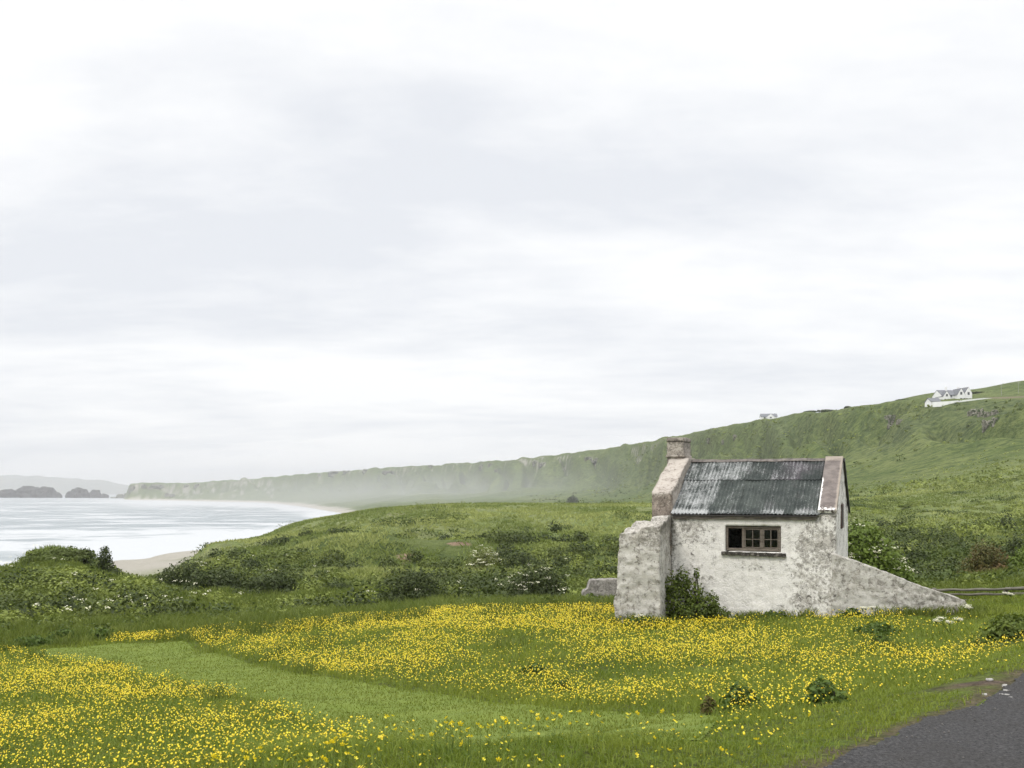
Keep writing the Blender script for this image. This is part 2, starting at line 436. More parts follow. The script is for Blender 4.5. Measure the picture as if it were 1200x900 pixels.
a_scrub = smooth(30, 38, gy) * (1 - smooth(75, 110, gy + 12 * fbm(gx / 14, gy / 14, oct=2, seed=46)))
a_cl = smooth(14.3, 15.3, TKK) * (1 - smooth(16.9, 17.0, TKK)) * np.clip(.62 + .9 * fbm(gx / 26, gy / 34, oct=4, seed=47), 0, 1)
a_dune = smooth(85, 130, gy) * (1 - smooth(230, 300, gy))


# ------------------------------------------------------------------ materials
def new_mat(name):
    m = bpy.data.materials.new(name)
    m.use_nodes = True
    t = m.node_tree
    t.nodes.clear()
    return m, t


def finish(t, color, rough=0.85, bump=None, bstr=0.3, bdist=0.02, spec=0.25, metal=0.0, transl=None):
    ins = {'Roughness': rough, 'Metallic': metal, 'Specular IOR Level': spec}
    b = nn(t, 'ShaderNodeBsdfPrincipled', ins)
    if isinstance(color, bpy.types.NodeSocket):
        t.links.new(color, b.inputs['Base Color'])
    else:
        b.inputs['Base Color'].default_value = (*color, 1)
    if bump is not None:
        bp = nn(t, 'ShaderNodeBump', {'Height': bump, 'Strength': bstr, 'Distance': bdist})
        t.links.new(bp.outputs[0], b.inputs['Normal'])
    out = b.outputs[0]
    if transl:
        tr = nn(t, 'ShaderNodeBsdfTranslucent')
        if isinstance(color, bpy.types.NodeSocket):
            t.links.new(color, tr.inputs[0])
        else:
            tr.inputs[0].default_value = (*color, 1)
        ms = nn(t, 'ShaderNodeMixShader', {0: transl, 1: out, 2: tr.outputs[0]})
        out = ms.outputs[0]
    nn(t, 'ShaderNodeOutputMaterial', {'Surface': out})
    return b


def attr_(t, name):
    return nn(t, 'ShaderNodeAttribute', attribute_name=name).outputs['Fac']


def mat_simple(name, c1, c2, scale=6.0, rough=0.85, detail=6, bstr=0.3, bdist=0.02, lo=.35, hi=.65, stretch=(1, 1, 1), spec=.25):
    m, t = new_mat(name)
    co = vscale_(t, nn(t, 'ShaderNodeTexCoord').outputs['Object'], *stretch)
    n = noise_(t, co, scale, detail, .62)
    c = mix_(t, rng_(t, n, lo, hi), c1, c2)
    finish(t, c, rough, n, bstr, bdist, spec)
    return m


def mat_leaf(name, c1, c2, c3=None, transl=.3, rough=.6, k=1.3):
    c1, c2, c3 = [tuple(x * k * f for x, f in zip(c, (1.10, 1.03, .72))) if c else None for c in (c1, c2, c3)]
    m, t = new_mat(name)
    c = mix_(t, attr_(t, 'tint'), c1, c2)
    if c3:
        co = nn(t, 'ShaderNodeTexCoord').outputs['Object']
        c = mix_(t, rng_(t, noise_(t, co, 0.9, 3), .42, .66), c, c3)
    finish(t, c, rough, spec=.25, transl=transl)
    return m


def mat_ground():
    m, t = new_mat('ground')
    co = nn(t, 'ShaderNodeTexCoord').outputs['Object']
    nb = noise_(t, co, 0.018, 5, .6)
    nm = noise_(t, co, 0.11, 6, .65)
    nf = noise_(t, co, 0.75, 6, .7)
    nx = noise_(t, co, 5.0, 4, .7)
    ng = noise_(t, co, 0.3, 6, .72)
    hill = mix_(t, rng_(t, nm, .38, .64), (.075, .108, .028), (.145, .182, .050))
    hill = mix_(t, rng_(t, nb, .44, .66), hill, (.175, .200, .068))
    hill = mix_(t, rng_(t, ng, .36, .56), (.045, .070, .020), hill)
    hill = mix_(t, rng_(t, ng, .56, .72, 0, .7), hill, (.155, .180, .062))
    dune = mix_(t, rng_(t, nm, .4, .62), (.165, .205, .064), (.215, .238, .098))
    dune = mix_(t, rng_(t, nf, .34, .5), (.075, .105, .030), dune)
    hill = mix_(t, attr_(t, 'cliff'), hill, mix_(t, rng_(t, ng, .38, .62), (.045, .064, .024), (.130, .158, .060)))
    c = mix_(t, attr_(t, 'dune'), hill, dune)
    scr = mix_(t, rng_(t, nf, .35, .6), (.035, .055, .014), (.085, .112, .028))
    c = mix_(t, attr_(t, 'scrub'), c, scr)
    mead = mix_(t, rng_(t, nf, .35, .62), (.085, .125, .020), (.135, .175, .030))
    mead = mix_(t, rng_(t, nx, .4, .7), mead, (.06, .06, .02))
    c = mix_(t, attr_(t, 'meadow'), c, mead)
    c = mix_(t, attr_(t, 'pale'), c, (.24, .23, .13))
    c = mix_(t, rng_(t, attr_(t, 'scar'), .2, .8), c, (.27, .19, .13))
    c = mix_(t, attr_(t, 'field'), c, mix_(t, ng, (.16, .13, .085), (.21, .17, .115)))
    sand = mix_(t, nm, (.37, .345, .29), (.44, .41, .35))
    c = mix_(t, attr_(t, 'sand'), c, sand)
    rk = mix_(t, rng_(t, nf, .35, .6), (.13, .125, .105), (.40, .375, .32))
    c = mix_(t, attr_(t, 'rock'), c, rk)
    so = mix_(t, rng_(t, nx, .35, .65), (.055, .040, .028), (.14, .105, .08))
    c = mix_(t, attr_(t, 'soil'), c, so)
    h = math_(t, 'ADD', math_(t, 'ADD', math_(t, 'MULTIPLY', nf, 1.2), math_(t, 'MULTIPLY', ng, 3.0)), math_(t, 'MULTIPLY', nm, 4.0))
    finish(t, c, .95, h, .75, 1.2, .1)
    return m


M_ground = mat_ground()
ground = mesh_np('ground', VT, quads, [M_ground], attrs=dict(sand=np.clip(a_sand, 0, 1), pale=pale, scar=scar, rock=np.clip(a_rock, 0, 1), soil=a_soil, meadow=a_meadow, scrub=a_scrub, dune=a_dune, cliff=a_cl, field=a_field), shade=True)
tag(ground, kind='structure')


def sheet(name, mask_q, lift, m):
    q = quads[mask_q]
    u, inv = np.unique(q, return_inverse=True)
    v = VT[u].copy(); v[:, 2] += lift
    o = mesh_np(name, v, inv.reshape(-1, 4), [m], shade=True)
    return tag(o, kind='structure')


qc = VT[quads].mean(1)
near = qc[:, 1] < 40
mq = np.zeros(len(quads), bool)
mq[near] = in_poly(ROAD_POLY, qc[near, 0] + .06 * fbm(qc[near, 0] / .2, qc[near, 1] / .2, oct=2, seed=50), qc[near, 1] + .06 * fbm(qc[near, 0] / .2, qc[near, 1] / .2, oct=2, seed=51))
m, t = new_mat('asphalt')
co = nn(t, 'ShaderNodeTexCoord').outputs['Object']
nA = noise_(t, co, 42, 5, .8); nB = noise_(t, co, 1.3, 5, .6); nC = noise_(t, co, 22, 4, .7)
vor = nn(t, 'ShaderNodeTexVoronoi', {'Vector': co, 'Scale': 95.0})
c = mix_(t, rng_(t, nA, .35, .68), (.018, .0175, .018), (.120, .116, .114))
c = mix_(t, rng_(t, vor.outputs['Color'], .80, .95, 0, .6), c, (.115, .11, .108))
c = mix_(t, rng_(t, nB, .48, .66, 0, .5), c, (.052, .047, .042))
c = mix_(t, rng_(t, nC, .62, .70, 0, .7), c, (.055, .050, .035))
finish(t, c, .9, math_(t, 'ADD', nA, math_(t, 'MULTIPLY', vor.outputs['Distance'], .8)), 1.0, .02, .2)
road = sheet('road', mq, 0.012, m)
mq = np.zeros(len(quads), bool)
mq[near] = in_poly(PATH_POLY, qc[near, 0], qc[near, 1])
M_path = mat_simple('mown turf', (.096, .132, .015), (.124, .160, .022), 1.6, .95, bstr=.4)
mown_path = sheet('mown_path', mq, 0.012, M_path)

# sea
m, t = new_mat('sea water')
co = nn(t, 'ShaderNodeTexCoord').outputs['Object']
wv = noise_(t, vscale_(t, co, .030, .026, 1), 1.0, 7, .66, .6)
wv2 = noise_(t, vscale_(t, co, .0085, .0080, 1, (3, 1, 0)), 1.0, 6, .62, .8)
wv3 = noise_(t, vscale_(t, co, .25, .6, 1), 1.0, 5, .6)
fm = math_(t, 'ADD', math_(t, 'MULTIPLY', wv, .5), math_(t, 'MULTIPLY', wv2, .6))
shore = attr_(t, 'shore')
fm = math_(t, 'ADD', fm, math_(t, 'MULTIPLY', shore, .28))
wav = nn(t, 'ShaderNodeTexWave', {'Vector': vscale_(t, co, .0022, .005, 1), 'Scale': .85, 'Distortion': 5.0, 'Detail': 4.0, 'Detail Scale': 1.6, 'Detail Roughness': .62}, wave_type='BANDS', bands_direction='Y')
brk = math_(t, 'MULTIPLY', rng_(t, wav.outputs['Fac'], .80, .93), rng_(t, noise_(t, vscale_(t, co, .014, .008, 1, (1, 9, 0)), 1.0, 4, .65), .42, .54))
foam = math_(t, 'MAXIMUM', rng_(t, fm, .54, .64), brk)
c = mix_(t, foam, (.16, .19, .198), (.42, .43, .435))
b = finish(t, c, .35, math_(t, 'ADD', math_(t, 'MULTIPLY', wv, 1.4), math_(t, 'MULTIPLY', wv3, .3)), .5, 1.2, .5)
t.links.new(rng_(t, foam, 0, 1, .28, .9), b.inputs['Roughness'])
sxs = np.concatenate([np.linspace(-7000, -700, 30)[:-1], np.linspace(-700, 500, 140), np.linspace(500, 7000, 20)[1:]])
sys_ = np.concatenate([np.linspace(60, 1400, 160)[:-1], np.linspace(1400, 13300, 70)])
gxx, gyy = np.meshgrid(sxs, sys_, indexing='ij')
ii = np.arange(gxx.size).reshape(gxx.shape)
sq = np.stack([ii[:-1, :-1], ii[1:, :-1], ii[1:, 1:], ii[:-1, 1:]], -1).reshape(-1, 4)
dep = terrain(gxx.ravel(), np.clip(gyy.ravel(), 4, 5100)) - (CZ - 20.0)
sh = (1 - smooth(-1.9, -0.2, -np.abs(dep) * 1.0 + 0.0) * 0) * smooth(-2.1, -0.15, np.minimum(dep, 0)) * (gyy.ravel() < 3000)
sea = mesh_np('sea', np.stack([gxx.ravel(), gyy.ravel(), np.full(gxx.size, CZ - 20.0)], -1), sq, [m], attrs=dict(shore=sh))
tag(sea, kind='structure')

# far coast across the water, and the haze
def ridge_mesh(name, pts, Y, depth, m, seed, sub=6):
    xs = np.linspace(pts[0][0], pts[-1][0], (len(pts) - 1) * sub * 4)
    ty = np.interp(xs, [p[0] for p in pts], [p[1] for p in pts])
    rows = 14
    V = []
    for j in range(rows):
        f = j / (rows - 1)
        prof = math.sin(min(f * 1.25, 1.0) * math.pi / 2) if f < .8 else 1.0 - (f - .8) * 2
        YY = Y + depth * f
        hz = (HY - ty) / F * (Y + depth * .8) + 20
        z = CZ - 20 - 1 + (hz + 1) * prof * (1 + .06 * fbm(xs / 9.0, np.full_like(xs, j * .8), oct=3, seed=seed) * (f < .79))
        V.append(np.stack([(xs - CX) / F * YY, np.full_like(xs, YY), z], -1))
    V = np.concatenate(V)
    n = len(xs)
    i2 = np.arange(len(V)).reshape(rows, n)
    q = np.stack([i2[:-1, :-1], i2[:-1, 1:], i2[1:, 1:], i2[1:, :-1]], -1).reshape(-1, 4)
    return mesh_np(name, V, q, [m], shade=True)


M_far = mat_simple('far hillside', (.05, .065, .035), (.10, .11, .06), .004, .95)
fc = ridge_mesh('distant_hills', [(-420, 558), (-250, 553), (-120, 556), (-40, 557), (0, 557.5), (20, 557), (30, 558.2), (42, 557.3), (55, 559), (80, 560), (100, 562), (122, 562), (135, 566), (150, 568.5), (165, 571), (190, 574), (215, 577), (235, 579)], 11500, 1200, M_far, 60)
tag(fc, kind='structure')
bm = bmesh.new()
box_bm(bm, -9500, 9500, -60, 13600, CZ - 24.5, 330)
m, t = new_mat('haze')
pv = nn(t, 'ShaderNodeVolumePrincipled', {'Color': (.97, .985, 1.0, 1), 'Density': 1.2e-4, 'Anisotropy': 0.0})
nn(t, 'ShaderNodeOutputMaterial', {'Volume': pv.outputs[0]})
haze = obj_bm('haze', bm, m)
# low spray drifting off the surf over the far beach
m, t = new_mat('sea mist')
gr = nn(t, 'ShaderNodeTexGradient', {'Vector': nn(t, 'ShaderNodeTexCoord').outputs['Object']}, gradient_type='QUADRATIC_SPHERE')
pv = nn(t, 'ShaderNodeVolumePrincipled', {'Color': (.98, .985, .985, 1), 'Density': math_(t, 'MULTIPLY', gr.outputs['Fac'], 2.3e-3), 'Anisotropy': 0.0})
nn(t, 'ShaderNodeOutputMaterial', {'Volume': pv.outputs[0]})
bm = bmesh.new()
bmesh.ops.create_icosphere(bm, subdivisions=4, radius=1)
mist = obj_bm('sea_mist', bm, m, None, True)
mist.location, mist.rotation_euler, mist.scale = (-10, 1280, CZ - 14), (0, 0, R(20)), (740, 900, 72)
tag(mist, kind='stuff')
tag(haze, kind='stuff')
# ------------------------------------------------------------------ masonry materials
def mat_whitewash(name, white=(.81, .785, .735), stone=(.37, .35, .315), dark=(.09, .08, .07), sc=1.0):
    """lime-washed rubble: attribute peel (0 clean limewash .. 1 bare stone), attribute damp (dark green-brown staining, and shade painted into the colour)"""
    m, t = new_mat(name)
    co = nn(t, 'ShaderNodeTexCoord').outputs['Object']
    n1 = noise_(t, co, 2.6 * sc, 7, .68, .3)
    n2 = noise_(t, co, 11 * sc, 6, .7, .2)
    n3 = noise_(t, co, 38 * sc, 4, .7)
    wob = nn(t, 'ShaderNodeVectorMath', {0: noise_(t, co, 6, 2, .5, color=True)}, operation='SCALE')
    wob.inputs['Scale'].default_value = .34
    co2 = nn(t, 'ShaderNodeVectorMath', {0: co, 1: wob.outputs[0]}, operation='ADD').outputs[0]
    vo = nn(t, 'ShaderNodeTexVoronoi', {'Vector': vscale_(t, co2, 1, 1, 1.5), 'Scale': 4.6 * sc}, feature='DISTANCE_TO_EDGE')
    vc = nn(t, 'ShaderNodeTexVoronoi', {'Vector': vscale_(t, co2, 1, 1, 1.5), 'Scale': 4.6 * sc})
    v2 = nn(t, 'ShaderNodeTexVoronoi', {'Vector': co2, 'Scale': 13.0 * sc})
    peel = attr_(t, 'peel')
    def cen(v, k_): return math_(t, 'MULTIPLY', math_(t, 'SUBTRACT', v, .5), k_)
    msk = math_(t, 'ADD', math_(t, 'ADD', cen(n1, 2.0), cen(n2, 2.6)), math_(t, 'ADD', cen(n3, 1.0), math_(t, 'ADD', cen(peel, 1.7), .5)))
    bare = rng_(t, msk, .46, .80)
    wcol = mix_(t, rng_(t, n1, .38, .62), white, tuple(x * .84 for x in white))
    wcol = mix_(t, rng_(t, n3, .48, .72, 0, .45), wcol, (.36, .335, .30))
    run_ = noise_(t, vscale_(t, co, 7, 7, .7, (2, 5, 1)), 1.0, 5, .65)
    wcol = mix_(t, rng_(t, run_, .52, .72, 0, .3), wcol, (.40, .375, .32))
    scol = mix_(t, rng_(t, vc.outputs['Color'], .2, .85), stone, tuple(min(x * 1.5, .6) for x in stone))
    scol = mix_(t, rng_(t, n2, .48, .68, 0, .7), scol, tuple(x * .55 for x in stone))
    c = mix_(t, bare, wcol, scol)
    # pits, missing stones, lichen
    s2 = nn(t, 'ShaderNodeSeparateColor', {0: v2.outputs['Color']})
    rnd = math_(t, 'ADD', s2.outputs[0], math_(t, 'ADD', cen(peel, .75), cen(n1, 1.1)))
    pit = math_(t, 'MULTIPLY', rng_(t, math_(t, 'ADD', v2.outputs['Distance'], cen(n3, .9)), .22, .48, 1, 0), rng_(t, rnd, .84, 1.0))
    c = mix_(t, math_(t, 'MULTIPLY', pit, .88), c, dark)
    joint = math_(t, 'MULTIPLY', rng_(t, vo.outputs['Distance'], .0, .055, 1, 0), math_(t, 'MULTIPLY', bare, .6))
    c = mix_(t, joint, c, tuple(x * .42 for x in stone))
    damp_shade = attr_(t, 'damp_shade')
    dm = rng_(t, math_(t, 'ADD', damp_shade, math_(t, 'MULTIPLY', math_(t, 'SUBTRACT', n2, .5), .9)), .35, .8)
    c = mix_(t, math_(t, 'MULTIPLY', dm, .85), c, (.085, .078, .058))
    h = math_(t, 'ADD', math_(t, 'MULTIPLY', math_(t, 'MULTIPLY', rng_(t, vo.outputs['Distance'], 0, .16), rng_(t, n1, .4, .62, .1, 1)), .45), math_(t, 'MULTIPLY', n2, 1.2))
    h = math_(t, 'SUBTRACT', h, math_(t, 'MULTIPLY', bare, .35))
    h = math_(t, 'ADD', h, math_(t, 'MULTIPLY', n3, .3))
    blot = rng_(t, noise_(t, vscale_(t, co, 1, 1, 1.2, (4, 7, 2)), 13 * sc, 6, .76, .5), .53, .66)
    c = mix_(t, math_(t, 'MULTIPLY', blot, rng_(t, math_(t, 'ADD', peel, math_(t, 'MULTIPLY', math_(t, 'SUBTRACT', n1, .5), 1.1)), .22, .62, .04, .55)), c, tuple(x * .70 for x in stone))
    finish(t, c, .95, h, .45, .03, .15)
    return m


M_wall = mat_whitewash('limewashed rubble')
M_stub = mat_whitewash('weathered rubble', (.56, .54, .49), (.31, .29, .255))
M_low = mat_whitewash('dry rubble', (.36, .34, .31), (.21, .195, .175), sc=.9)
M_brown = mat_whitewash('brown render', (.43, .385, .335), (.22, .185, .155), (.07, .055, .05), 1.3)
M_stack = mat_whitewash('sooty masonry', (.45, .41, .355), (.25, .22, .19), (.06, .05, .045), 1.5)
M_cope = mat_simple('cement coping', (.125, .100, .095), (.215, .18, .165), 5.0, .95)
M_wood = mat_simple('weathered wood', (.085, .068, .052), (.19, .165, .135), 5, .9, stretch=(1, 1, 6))
M_woodh = mat_simple('weathered board', (.10, .085, .075), (.30, .265, .23), 3, .9, stretch=(1.6, 8, 8))
M_pipe = mat_simple('dark trim', (.03, .028, .028), (.06, .055, .05), 5, .7)
M_dark = mat_simple('sooty plaster', (.035, .030, .028), (.075, .065, .058), 2, .95)
M_earth = mat_simple('earth floor', (.04, .035, .028), (.07, .06, .05), 3, 1)
m, t = new_mat('old glass')
gl = nn(t, 'ShaderNodeBsdfGlossy', {'Roughness': .12, 'Color': (.75, .78, .75, 1)})
tp = nn(t, 'ShaderNodeBsdfTransparent', {'Color': (.72, .74, .66, 1)})
lw = nn(t, 'ShaderNodeLayerWeight', {'Blend': .35})
ms = nn(t, 'ShaderNodeMixShader', {0: math_(t, 'MULTIPLY', lw.outputs['Fresnel'], .5), 1: tp.outputs[0], 2: gl.outputs[0]})
nn(t, 'ShaderNodeOutputMaterial', {'Surface': ms.outputs[0]})
M_glass = m


def rough_wall(name, xs, ztop, thick, m, parent=None, holes=(), z0=-.35, dz=.05, zeave=None, amp=.02, big=.03, axis='x', peel=None, damp_shade=None, org=(0, 0), seed=0, thick_fn=None):
    """solid wall along local x (or y), front face at depth 0 growing to `thick`; rectangular holes (a0,a1,z0,z1) get reveals; one closed mesh"""
    xs = np.asarray(xs, float)
    ze = zeave if zeave is not None else min(ztop(x) for x in xs)
    zz = np.concatenate([np.arange(z0, ze - dz * .5, dz), [ze]])
    for a0, a1, b0, b1 in holes:
        for v in (b0, b1):
            zz[np.argmin(np.abs(zz - v))] = v
        for v in (a0, a1):
            xs[np.argmin(np.abs(xs - v))] = v
    tops = np.array([ztop(x) for x in xs])
    nup = max(1, int(np.ceil((tops.max() - ze) / dz)))
    nx, n0 = len(xs), len(zz)
    rows = n0 + (nup if tops.max() > ze + 1e-4 else 0)
    Z = np.zeros((nx, rows)); Z[:, :n0] = zz[None]
    for k in range(n0, rows):
        Z[:, k] = ze + (tops - ze) * (k - n0 + 1) / nup
    if rows == n0:
        Z[:, -1] = tops
    verts, faces, cache = [], [], {}
    nd = max(2, int(round(thick / .09)) + 1)
    dep = np.linspace(0, thick, nd)

    def vid(i, k, d):
        key = (i, k, d)
        if key not in cache:
            cache[key] = len(verts)
            verts.append((xs[i], dep[d], Z[i, k]))
        return cache[key]
    def solid(i, k):
        if not (0 <= i < nx - 1 and 0 <= k < rows - 1):
            return False
        cx, cz_ = (xs[i] + xs[i + 1]) / 2, (Z[i, k] + Z[i, k + 1]) / 2
        return not any(a0 < cx < a1 and b0 < cz_ < b1 for a0, a1, b0, b1 in holes)
    for i in range(nx - 1):
        for k in range(rows - 1):
            if not solid(i, k):
                continue
            faces.append((vid(i, k, 0), vid(i + 1, k, 0), vid(i + 1, k + 1, 0), vid(i, k + 1, 0)))
            faces.append((vid(i, k, nd - 1), vid(i, k + 1, nd - 1), vid(i + 1, k + 1, nd - 1), vid(i + 1, k, nd - 1)))
            for (di, dk, e0, e1) in ((-1, 0, (i, k + 1), (i, k)), (1, 0, (i + 1, k), (i + 1, k + 1)), (0, -1, (i, k), (i + 1, k)), (0, 1, (i + 1, k + 1), (i, k + 1))):
                if not solid(i + di, k + dk):
                    for d in range(nd - 1):
                        faces.append((vid(*e0, d), vid(*e0, d + 1), vid(*e1, d + 1), vid(*e1, d)))
    V = np.array(verts); q = np.array(faces)
    if thick_fn is not None:
        V = thick_fn(V)
    pe = peel(V) if peel else np.full(len(V), .5)
    da = damp_shade(V) if damp_shade else np.zeros(len(V))
    hole_guard = np.ones(len(V))
    for a0, a1, b0, b1 in holes:
        dd = np.maximum(np.maximum(a0 - V[:, 0], V[:, 0] - a1), np.maximum(b0 - V[:, 2], V[:, 2] - b1))
        hole_guard = np.minimum(hole_guard, np.clip(dd / .12, .12, 1))
    s = seed * 13.7
    for a in range(3):
        n = amp * fbm(V[:, 0] / .13 + s, V[:, 1] / .13 + a * 31, V[:, 2] / .10, 3, seed + a) + big * fbm(V[:, 0] / .7 + s, V[:, 1] / .7 + a * 17, V[:, 2] / .7, 2, seed + a + 9)
        V[:, a] += n * hole_guard * (1.0 if a == 1 else .8)
    if axis == 'y':                       # local x of the builder becomes +y, depth becomes -x
        V = np.stack([org[0] - V[:, 1], org[1] + V[:, 0], V[:, 2]], -1)
    else:
        V = np.stack([org[0] + V[:, 0], org[1] + V[:, 1], V[:, 2]], -1)
    return mesh_np(name, V, q, [m] if not isinstance(m, list) else m, parent, dict(peel=pe, damp_shade=da), shade=False)


# ------------------------------------------------------------------ the hut
HA = R(22.0)
HB = -1.62                                    # ground level the hut is measured from
HUT = np.array([188 / F * 25.0, 25.0, HB])
hut = thing('stone_hut', HUT, 'derelict whitewashed stone hut with rusty corrugated roof in the flower meadow', 'hut', -HA)
L_, D_, TW, EAVE, RIDGE = 3.97, 4.84, .45, 2.76, 4.10
def roof_z(y): return EAVE + (RIDGE - EAVE) * (1 - np.abs(y - D_ / 2) / (D_ / 2))
def hut_world(lx, ly, lz=0): return HUT + np.array([lx * math.cos(HA) + ly * math.sin(HA), -lx * math.sin(HA) + ly * math.cos(HA), lz])


def peel_front(V):
    x, z = V[:, 0], V[:, 2]
    p = .34 + .10 * smooth(1.2, .2, x) + .12 * smooth(1.5, 2.4, z) * smooth(1.35, .9, x)
    p = p + .25 * smooth(2.75, 3.15, x + .25 * fbm(x / .5, z / .5, oct=2, seed=70) - .18 * (z - 1.2))
    p = p - .26 * np.exp(-(((x - 1.9) / .75)**2 + ((z - .75) / .45)**2)) - .14 * np.exp(-(((x - 2.2) / 1.2)**2 + ((z - 2.6) / .18)**2))
    p = p + .32 * smooth(.5, .0, z + .3 * fbm(x / .4, z / .4, oct=2, seed=75)) + .12 * smooth(.1, .5, fbm(x / .6, z / .35, oct=3, seed=76))
    return np.clip(p, 0, 1)
def damp_shade_front(V):
    x, z = V[:, 0], V[:, 2]
    d = .30 * smooth(.4, .0, z) * smooth(-.2, .3, fbm(x / .35, z / .5, oct=2, seed=74)) + .62 * smooth(.22, .0, x) * smooth(.9, 2.0, z) + .45 * smooth(.28, -.05, z + .12 * fbm(x / .3, z / .3, oct=2, seed=71))  # left edge: stain together with the wall end's shadow painted in
    d = d + .55 * np.exp(-((x - 2.95) / .30)**2) * smooth(2.50, 2.68, z) + .16 * smooth(2.45, 2.72, z)
    return d

WX0, WX1, WZ0, WZ1 = 1.335, 2.685, 1.80, 2.44
xs = np.arange(0.0, 3.58, .05); xs[-1] = 3.55
xf = np.arange(-.03, 3.98, .05); xf[-1] = L_
rough_wall('front_wall', xf, lambda x: EAVE - .06, TW, M_wall, hut, [(WX0, WX1, WZ0, WZ1)], amp=.012, big=.014, peel=peel_front, damp_shade=damp_shade_front, seed=1)
rough_wall('back_wall', xs, lambda x: EAVE - .06, TW, M_wall, hut, [(2.20, 3.05, 1.55, 2.50)], dz=.07, org=(0, D_ - TW), peel=lambda V: np.full(len(V), .5), seed=2)
ys = np.arange(0, D_ + .01, .055); ys[-1] = D_
# right gable: thicker than the roof edge, its coping stands a hand above the sheets
gr = rough_wall('gable_wall', ys[5:], lambda y: float(roof_z(y)) + .03, .42, M_wall, hut, [(1.75, 2.55, 2.33, 2.97)], zeave=EAVE - .02, axis='y', org=(L_, 0), amp=.014, big=.015,
                peel=lambda V: np.clip(.42 + .3 * smooth(.35, .1, V[:, 0]) * smooth(2.0, .5, V[:, 2]) + .1 * smooth(2, 3, V[:, 2]), 0, 1), damp_shade=lambda V: .3 * smooth(3.2, 3.9, V[:, 2]), seed=3)
# left gable: a thick parapet that carries the chimney
def left_top(y): return float(np.interp(y, [0, .02, 2.05, 2.9, D_ - .02, D_], [3.24, 3.27, 4.22, 4.22, 3.27, 3.24]))
gl_ = rough_wall('gable_parapet', ys, left_top, .52, M_brown, hut, zeave=EAVE - .02, axis='y', org=(-.012, 0), amp=.016, big=.025,
                 peel=lambda V: np.clip(.40 + .4 * smooth(.25, .0, V[:, 0]) * smooth(3.3, 3.1, V[:, 2]) + .3 * smooth(3.0, 2.4, V[:, 2]), 0, 1),
                 damp_shade=lambda V: .38 * smooth(.25, .02, V[:, 0]) + .55 * (V[:, 1] < .1) * smooth(2.9, 3.3, V[:, 2]) * 0 + .45 * smooth(.12, .0, V[:, 1]) * smooth(3.0, 3.4, V[:, 2]), seed=4)  # darker at the front end and on the face towards the roof
# coping slabs on the right gable (front and rear slope)
def slope_slab(name, x0, x1, ya, za, yb, zb, th, m, parent, nx=10, ny=44, amp=.008, seed=0):
    bm = bmesh.new()
    g = {}
    nrm = np.array([0, -(zb - za), (yb - ya)]); nrm = nrm / np.linalg.norm(nrm) * (1 if yb > ya else -1)
    for s in (0, 1):
        for i in range(nx + 1):
            for j in range(ny + 1):
                f = j / ny
                p = np.array([x0 + (x1 - x0) * i / nx, ya + (yb - ya) * f, za + (zb - za) * f]) + nrm * th * s
                d = amp * np.array([float(fbm(p[0] / .2 + 7 * a, p[1] / .2, p[2] / .2, 2, seed + a)) for a in range(3)])
                g[s, i, j] = bm.verts.new(p + d)
    for i in range(nx):
        for j in range(ny):
            bm.faces.new((g[1, i, j], g[1, i + 1, j], g[1, i + 1, j + 1], g[1, i, j + 1]))
            bm.faces.new((g[0, i, j], g[0, i, j + 1], g[0, i + 1, j + 1], g[0, i + 1, j]))
    for j in range(ny):
        bm.faces.new((g[0, 0, j], g[1, 0, j], g[1, 0, j + 1], g[0, 0, j + 1]))
        bm.faces.new((g[0, nx, j], g[0, nx, j + 1], g[1, nx, j + 1], g[1, nx, j]))
    for i in range(nx):
        bm.faces.new((g[0, i, 0], g[0, i + 1, 0], g[1, i + 1, 0], g[1, i, 0]))
        bm.faces.new((g[0, i, ny], g[1, i, ny], g[1, i + 1, ny], g[0, i + 1, ny]))
    return obj_bm(name, bm, m, parent)
# cement with limewash drips along the edge next to the sheets
m, t = new_mat('drip coping')
co = nn(t, 'ShaderNodeTexCoord').outputs['Object']
sx = nn(t, 'ShaderNodeSeparateXYZ', {0: co})
n1 = noise_(t, co, 4.0, 6, .65); n2 = noise_(t, co, 14, 4, .7)
c = mix_(t, rng_(t, n1, .38, .62), (.120, .102, .094), (.185, .160, .145))
c = mix_(t, rng_(t, n2, .55, .75, 0, .6), c, (.26, .21, .17))
edge = rng_(t, sx.outputs[0], 3.56, 3.66, 1, 0)
foot = rng_(t, sx.outputs[1], .0, .20, 1, 0)
mid = rng_(t, sx.outputs[1], 1.25, 1.7, 1, 0)
drip = rng_(t, math_(t, 'ADD', math_(t, 'MAXIMUM', math_(t, 'MULTIPLY', edge, mid), math_(t, 'MULTIPLY', foot, .75)), math_(t, 'MULTIPLY', math_(t, 'SUBTRACT', n2, .5), 1.6)), .70, .82)
c = mix_(t, drip, c, (.72, .70, .66))
tan_ = rng_(t, math_(t, 'ADD', math_(t, 'MAXIMUM', rng_(t, sx.outputs[0], 3.88, 3.98), rng_(t, sx.outputs[2], 4.0, 4.2)), math_(t, 'MULTIPLY', math_(t, 'SUBTRACT', n1, .5), .8)), .35, .75)
c = mix_(t, math_(t, 'MULTIPLY', tan_, .6), c, (.36, .31, .25))
finish(t, c, .95, n2, .4, .02, .15)
M_drip = m
slope_slab('coping', 3.555, 3.985, -.05, EAVE + .01, D_ / 2, RIDGE + .045, .085, M_drip, hut, seed=80)
slope_slab('coping', 3.555, 3.985, D_ + .05, EAVE + .01, D_ / 2 + .002, RIDGE + .045, .085, M_drip, hut, seed=81)
slope_slab('verge_trim', 3.988, 4.03, D_ + .12, EAVE - .09, D_ / 2 + .004, RIDGE - .02, .11, M_pipe, hut, nx=1, ny=6, amp=.002, seed=82)
